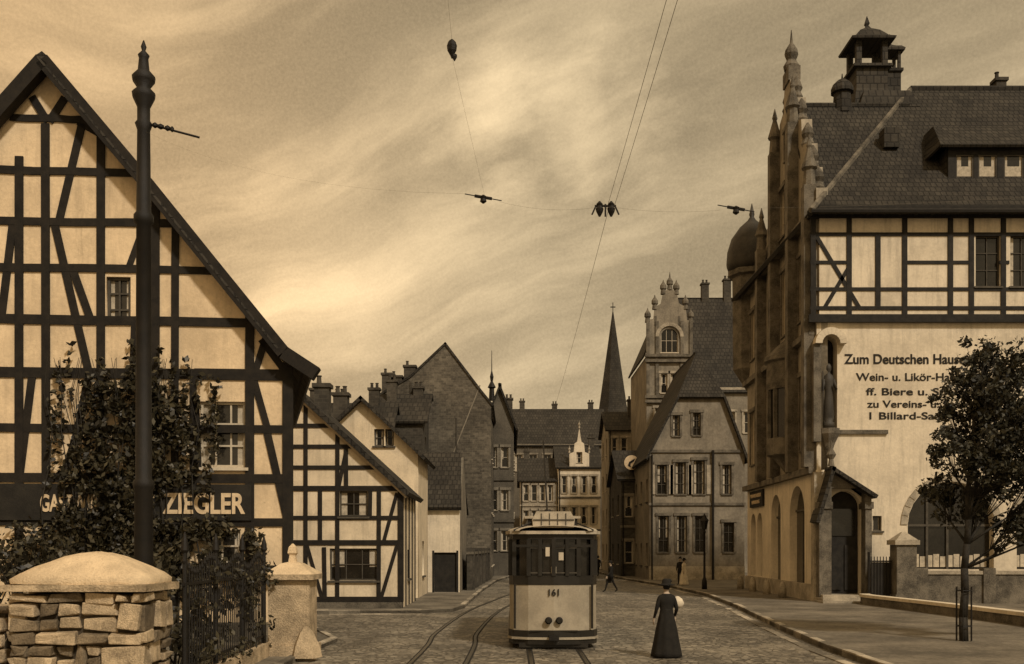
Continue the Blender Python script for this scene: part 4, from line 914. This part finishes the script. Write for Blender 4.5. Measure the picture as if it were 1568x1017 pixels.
# ================================================================== PEOPLE
def person(name,loc,head,h,female=False,stride=0.0,coat=None,hat='bowler',bag=False,arm=0.0):
    coat=coat or clothB; s=h/1.7; o=Ob(name,loc); R=Matrix.Rotation(head,4,'Z')@Matrix.Scale(s,4)
    V=[];E=[];RD=[]
    def v(x,y,z,r,par=None,ry=None):
        V.append((x,y,z)); RD.append((r,ry or r)); i=len(V)-1
        if par is not None: E.append((par,i))
        return i
    pel=v(0,0,.95,.13,ry=.11); bel=v(0,.0,1.1,.12,pel,.1); ch=v(0,0,1.28,.15,bel,.11); nb=v(0,0,1.42,.075,ch); nk=v(0,.01,1.49,.052,nb); hd=v(0,.02,1.56,.06,nk)
    sw=stride
    for sx in(-1,1):
        sh=v(sx*.165,0,1.38,.066,nb); a=sw*sx*-.22
        el=v(sx*.23,-.02+a*.5,1.12,.046,sh); ay=.07+a+(arm if sx>0 else 0); az_=.9+(abs(arm)*.35 if sx>0 else 0)
        wr=v(sx*.245,ay,az_,.03,el); pa=v(sx*.248,ay+.02,az_-.07,.032,wr)
        for k in range(4):
            f1=v(sx*.25,ay+.045-k*.022,az_-.125,.0095,pa); v(sx*.24,ay+.05-k*.021,az_-.165+.012*abs(k-1.3),.008,f1)
        t1=v(sx*.235,ay+.06,az_-.07,.01,pa); v(sx*.23,ay+.075,az_-.105,.008,t1)
        f=sw*sx*.3
        hp=v(sx*.09,0,.9,.095,pel); kn=v(sx*.1,f*.55+.03,.5,.062,hp); an=v(sx*.1,f*1.0-(.05 if f<0 else 0),.1+(.05 if f<0 else 0),.042,kn); v(sx*.11,f*1.0+.15-(.05 if f<0 else 0),.035,.036,an)
    me=bpy.data.meshes.new('body'); me.from_pydata(V,E,[]); ob=bpy.data.objects.new('b',me); scene.collection.objects.link(ob)
    ob.modifiers.new('s','SKIN'); 
    for i,r in enumerate(RD): me.skin_vertices[0].data[i].radius=r
    me.skin_vertices[0].data[0].use_root=True
    sb=ob.modifiers.new('u','SUBSURF'); sb.levels=2; sb.render_levels=2
    dg=bpy.context.evaluated_depsgraph_get(); m2=bpy.data.meshes.new_from_object(ob.evaluated_get(dg)); bpy.data.objects.remove(ob)
    m2.materials.clear()
    for mm in(coat,skin,clothB): m2.materials.append(mm)
    for p in m2.polygons:
        c=p.center; p.use_smooth=True
        p.material_index=1 if (c.z>1.47 or (abs(c.x)>.2 and c.z<.9+(abs(arm)*.3 if c.x>0 else 0) and c.z>.6)) else (2 if c.z<.1 else 0)
    m2.transform(R); b=bpy.data.objects.new('body',m2); scene.collection.objects.link(b); b.parent=o.e
    def part(nm,mat,fn,smooth=True):
        mb=MB(nm,mat,smooth); fn(mb); 
        m=bpy.data.meshes.new(nm); m.from_pydata(mb.v,[],mb.f); m.transform(R)
        if smooth: m.polygons.foreach_set('use_smooth',[True]*len(m.polygons))
        o.put(m,nm,mat)
    part('head',skin,lambda m:(m.lathe((0,.02,1.5),[(.03,0),(.055,.02),(.066,.06),(.075,.11),(.074,.16),(.055,.205),(.02,.225)],14,sy=1.2),
        m.lathe((0,.115,1.575),[(.004,0),(.016,.005),(.008,.045)],6),m.lathe((-.075,.02,1.575),[(.006,0),(.016,.03),(.006,.06)],6),m.lathe((.075,.02,1.575),[(.006,0),(.016,.03),(.006,.06)],6)))
    part('eyes',clothB,lambda m:[m.lathe((q,.1,1.612),[(.003,0),(.01,.006),(.003,.012)],6) for q in(-.03,.03)]); part('mouth',clothG,lambda m:m.lathe((0,.098,1.548),[(.01,0),(.02,.004),(.01,.008)],6,sy=.4))
    part('hair',clothB,lambda m:m.lathe((0,.0,1.56),[(.06,0),(.08,.05),(.083,.1),(.06,.16),(.01,.18)],12,sy=1.12))
    if female:
        part('skirt',coat,lambda m:m.lathe((0,0,0),[(.36,.03),(.345,.12),(.29,.4),(.235,.7),(.175,.95),(.135,1.08),(.14,1.12)],36,sy=.85,fold=.045,fk=9))
        part('jacket',coat,lambda m:m.lathe((0,0,0),[(.2,.86),(.17,1.0),(.15,1.1),(.18,1.25),(.195,1.35),(.13,1.43),(.06,1.47)],20,sy=.75))
        part('hat',clothB,lambda m:(m.lathe((0,.01,1.655),[(.19,0),(.2,.015),(.12,.03),(.1,.06),(.095,.12),(.06,.15),(.02,.155)],18,sy=1.0),m.lathe((.08,.0,1.71),[(.02,0),(.05,.03),(.04,.08),(.01,.1)],8)))
        if bag: part('bundle',clothW,lambda m:(m.lathe((.3,.1,1.12),[(.04,0),(.14,.04),(.17,.12),(.12,.22),(.03,.28)],12,sy=.7),))
    else:
        part('jacket',coat,lambda m:m.lathe((0,0,0),[(.195,.78),(.18,.95),(.165,1.08),(.185,1.25),(.19,1.36),(.12,1.44),(.06,1.475)],20,sy=.78))
        part('hat',clothB,lambda m:m.lathe((0,.015,1.665),[(.125,0),(.13,.012),(.09,.02),(.092,.07),(.06,.115),(.02,.12)],16,sy=1.15))
        if bag: part('bag',clothG,lambda m:(m.box(.22,.3,-.12,.2,.5,.76),),False)
    o.done(); return o
person('woman_in_long_dress',(3.5,23.2,.0),math.radians(12),1.68,True,.35,clothB,bag=True,arm=.12)
person('walking_man',(5.5,57,.0),math.radians(100),1.68,False,1.0,clothB,bag=True)
person('standing_man',(10.6,64.5,.12),math.radians(150),1.7,False,.1,clothB)
person('standing_woman',(10.75,64.0,.12),math.radians(-120),1.62,True,.1,clothW)
person('walking_man',(7.4,88,.0),math.radians(20),1.7,False,.8,clothB)
person('walking_woman',(6.6,90,.0),math.radians(200),1.62,True,.3,clothG)
person('walking_man',(6.9,99,.0),math.radians(190),1.7,False,.7,clothB)
# ================================================================== WORLD, SUN, CAMERA
el=math.radians(42); az2=math.radians(150)
w=bpy.data.worlds.new('World'); scene.world=w; w.use_nodes=True; g=NT(w.node_tree); g.n.clear()
sky=g.new('ShaderNodeTexSky'); sky.sky_type='NISHITA'; sky.sun_disc=False; sky.sun_elevation=el; sky.sun_rotation=az2; sky.dust_density=3.0
bw=g.new('ShaderNodeRGBToBW'); g.link(sky.outputs[0],bw.inputs[0])
lum=g.m('POWER',bw.outputs[0],.3)
tc=g.new('ShaderNodeTexCoord'); nv=g.new('ShaderNodeVectorMath',operation='NORMALIZE'); g.link(tc.outputs['Generated'],nv.inputs[0])
sp=g.new('ShaderNodeSeparateXYZ'); g.link(nv.outputs[0],sp.inputs[0]); X,Y,Z=sp.outputs
wn_=g.noise(nv.outputs[0],2.2,3,.5)
an=math.radians(20)
s_=g.m('ADD',g.m('MULTIPLY',X,math.cos(an)),g.m('MULTIPLY',Z,math.sin(an)))
t_=g.m('ADD',g.m('MULTIPLY',X,-math.sin(an)),g.m('MULTIPLY',Z,math.cos(an)))
t_=g.m('ADD',t_,g.m('MULTIPLY',wn_,.22))
cb=g.new('ShaderNodeCombineXYZ'); g.link(g.m('MULTIPLY',s_,1.7),cb.inputs[0]); g.link(g.m('MULTIPLY',t_,8.5),cb.inputs[1]); g.link(Y,cb.inputs[2])
st=g.ramp(g.noise(cb.outputs[0],1.1,7,.6),.42,.70)
cb2=g.new('ShaderNodeCombineXYZ'); g.link(g.m('MULTIPLY',s_,1.2),cb2.inputs[0]); g.link(g.m('MULTIPLY',t_,3.0),cb2.inputs[1]); g.link(Y,cb2.inputs[2])
dk=g.ramp(g.noise(cb2.outputs[0],1.7,4,.5),.35,.7)
cb3=g.new('ShaderNodeCombineXYZ'); g.link(g.m('MULTIPLY',s_,.75),cb3.inputs[0]); g.link(g.m('MULTIPLY',t_,1.5),cb3.inputs[1]); g.link(Y,cb3.inputs[2])
pn=g.m('MULTIPLY',g.m('SUBTRACT',g.noise(cb3.outputs[0],8,7,.62),.5),.26)
puff=None
for (px,py,r,k) in((745,190,.075,1.0),(885,205,.07,.95),(765,270,.06,.8),(960,190,.065,.75),(830,225,.06,.6),(520,395,.12,.5),(690,330,.10,.45)):
    d=Vector(((px-CX)/FOC,1,(HY-py)/FOC)).normalized()
    di=g.new('ShaderNodeVectorMath',operation='DISTANCE'); g.link(nv.outputs[0],di.inputs[0]); di.inputs[1].default_value=d
    dd=g.m('ADD',di.outputs['Value'],pn)
    v_=g.ramp(dd,-.02,r*1.3,k,0)
    puff=v_ if puff is None else g.m('MAXIMUM',puff,v_)
grain=g.noise(nv.outputs[0],420,2,.7)
f=g.m('ADD',.76,g.m('MULTIPLY',st,.5)); f=g.m('ADD',f,g.m('MULTIPLY',dk,-.16)); f=g.m('ADD',f,g.m('MULTIPLY',puff,.75)); f=g.m('ADD',f,g.m('MULTIPLY',g.m('SUBTRACT',grain,.5),.3))
left=g.ramp(X,-.5,.1,1,0)
f=g.m('MULTIPLY',f,g.m('ADD',1.0,g.m('MULTIPLY',left,.55)))
tint=g.mix(left,(1,.77,.46,1),(1,.66,.33,1))
amp=g.m('MULTIPLY',g.m('MULTIPLY',f,lum),4.4)
vm=g.new('ShaderNodeVectorMath',operation='SCALE'); g.link(tint,vm.inputs[0]); g.link(amp,vm.inputs['Scale'])
bg=g.new('ShaderNodeBackground'); bg.inputs['Strength'].default_value=.1; g.link(vm.outputs[0],bg.inputs['Color'])
wo=g.new('ShaderNodeOutputWorld'); g.link(bg.outputs[0],wo.inputs['Surface'])
sd=bpy.data.lights.new('sun','SUN'); sd.energy=2.5; sd.angle=math.radians(5); sd.color=(1,.90,.78)
so=bpy.data.objects.new('sun',sd); scene.collection.objects.link(so)
dirv=Vector((math.sin(az2)*math.cos(el),math.cos(az2)*math.cos(el),math.sin(el)))
so.rotation_euler=dirv.to_track_quat('Z','Y').to_euler(); so.location=(30,-20,60)
cd=bpy.data.cameras.new('camera'); co=bpy.data.objects.new('camera',cd); scene.collection.objects.link(co)
co.location=(0,0,EYE); co.rotation_euler=(math.radians(90),0,0); cd.sensor_width=36; cd.lens=36; cd.shift_y=(HY-508.5)/1568; cd.clip_end=5000; cd.clip_start=.1
scene.camera=co
scene.view_settings.view_transform='Standard'; scene.view_settings.look='None'; scene.view_settings.exposure=0
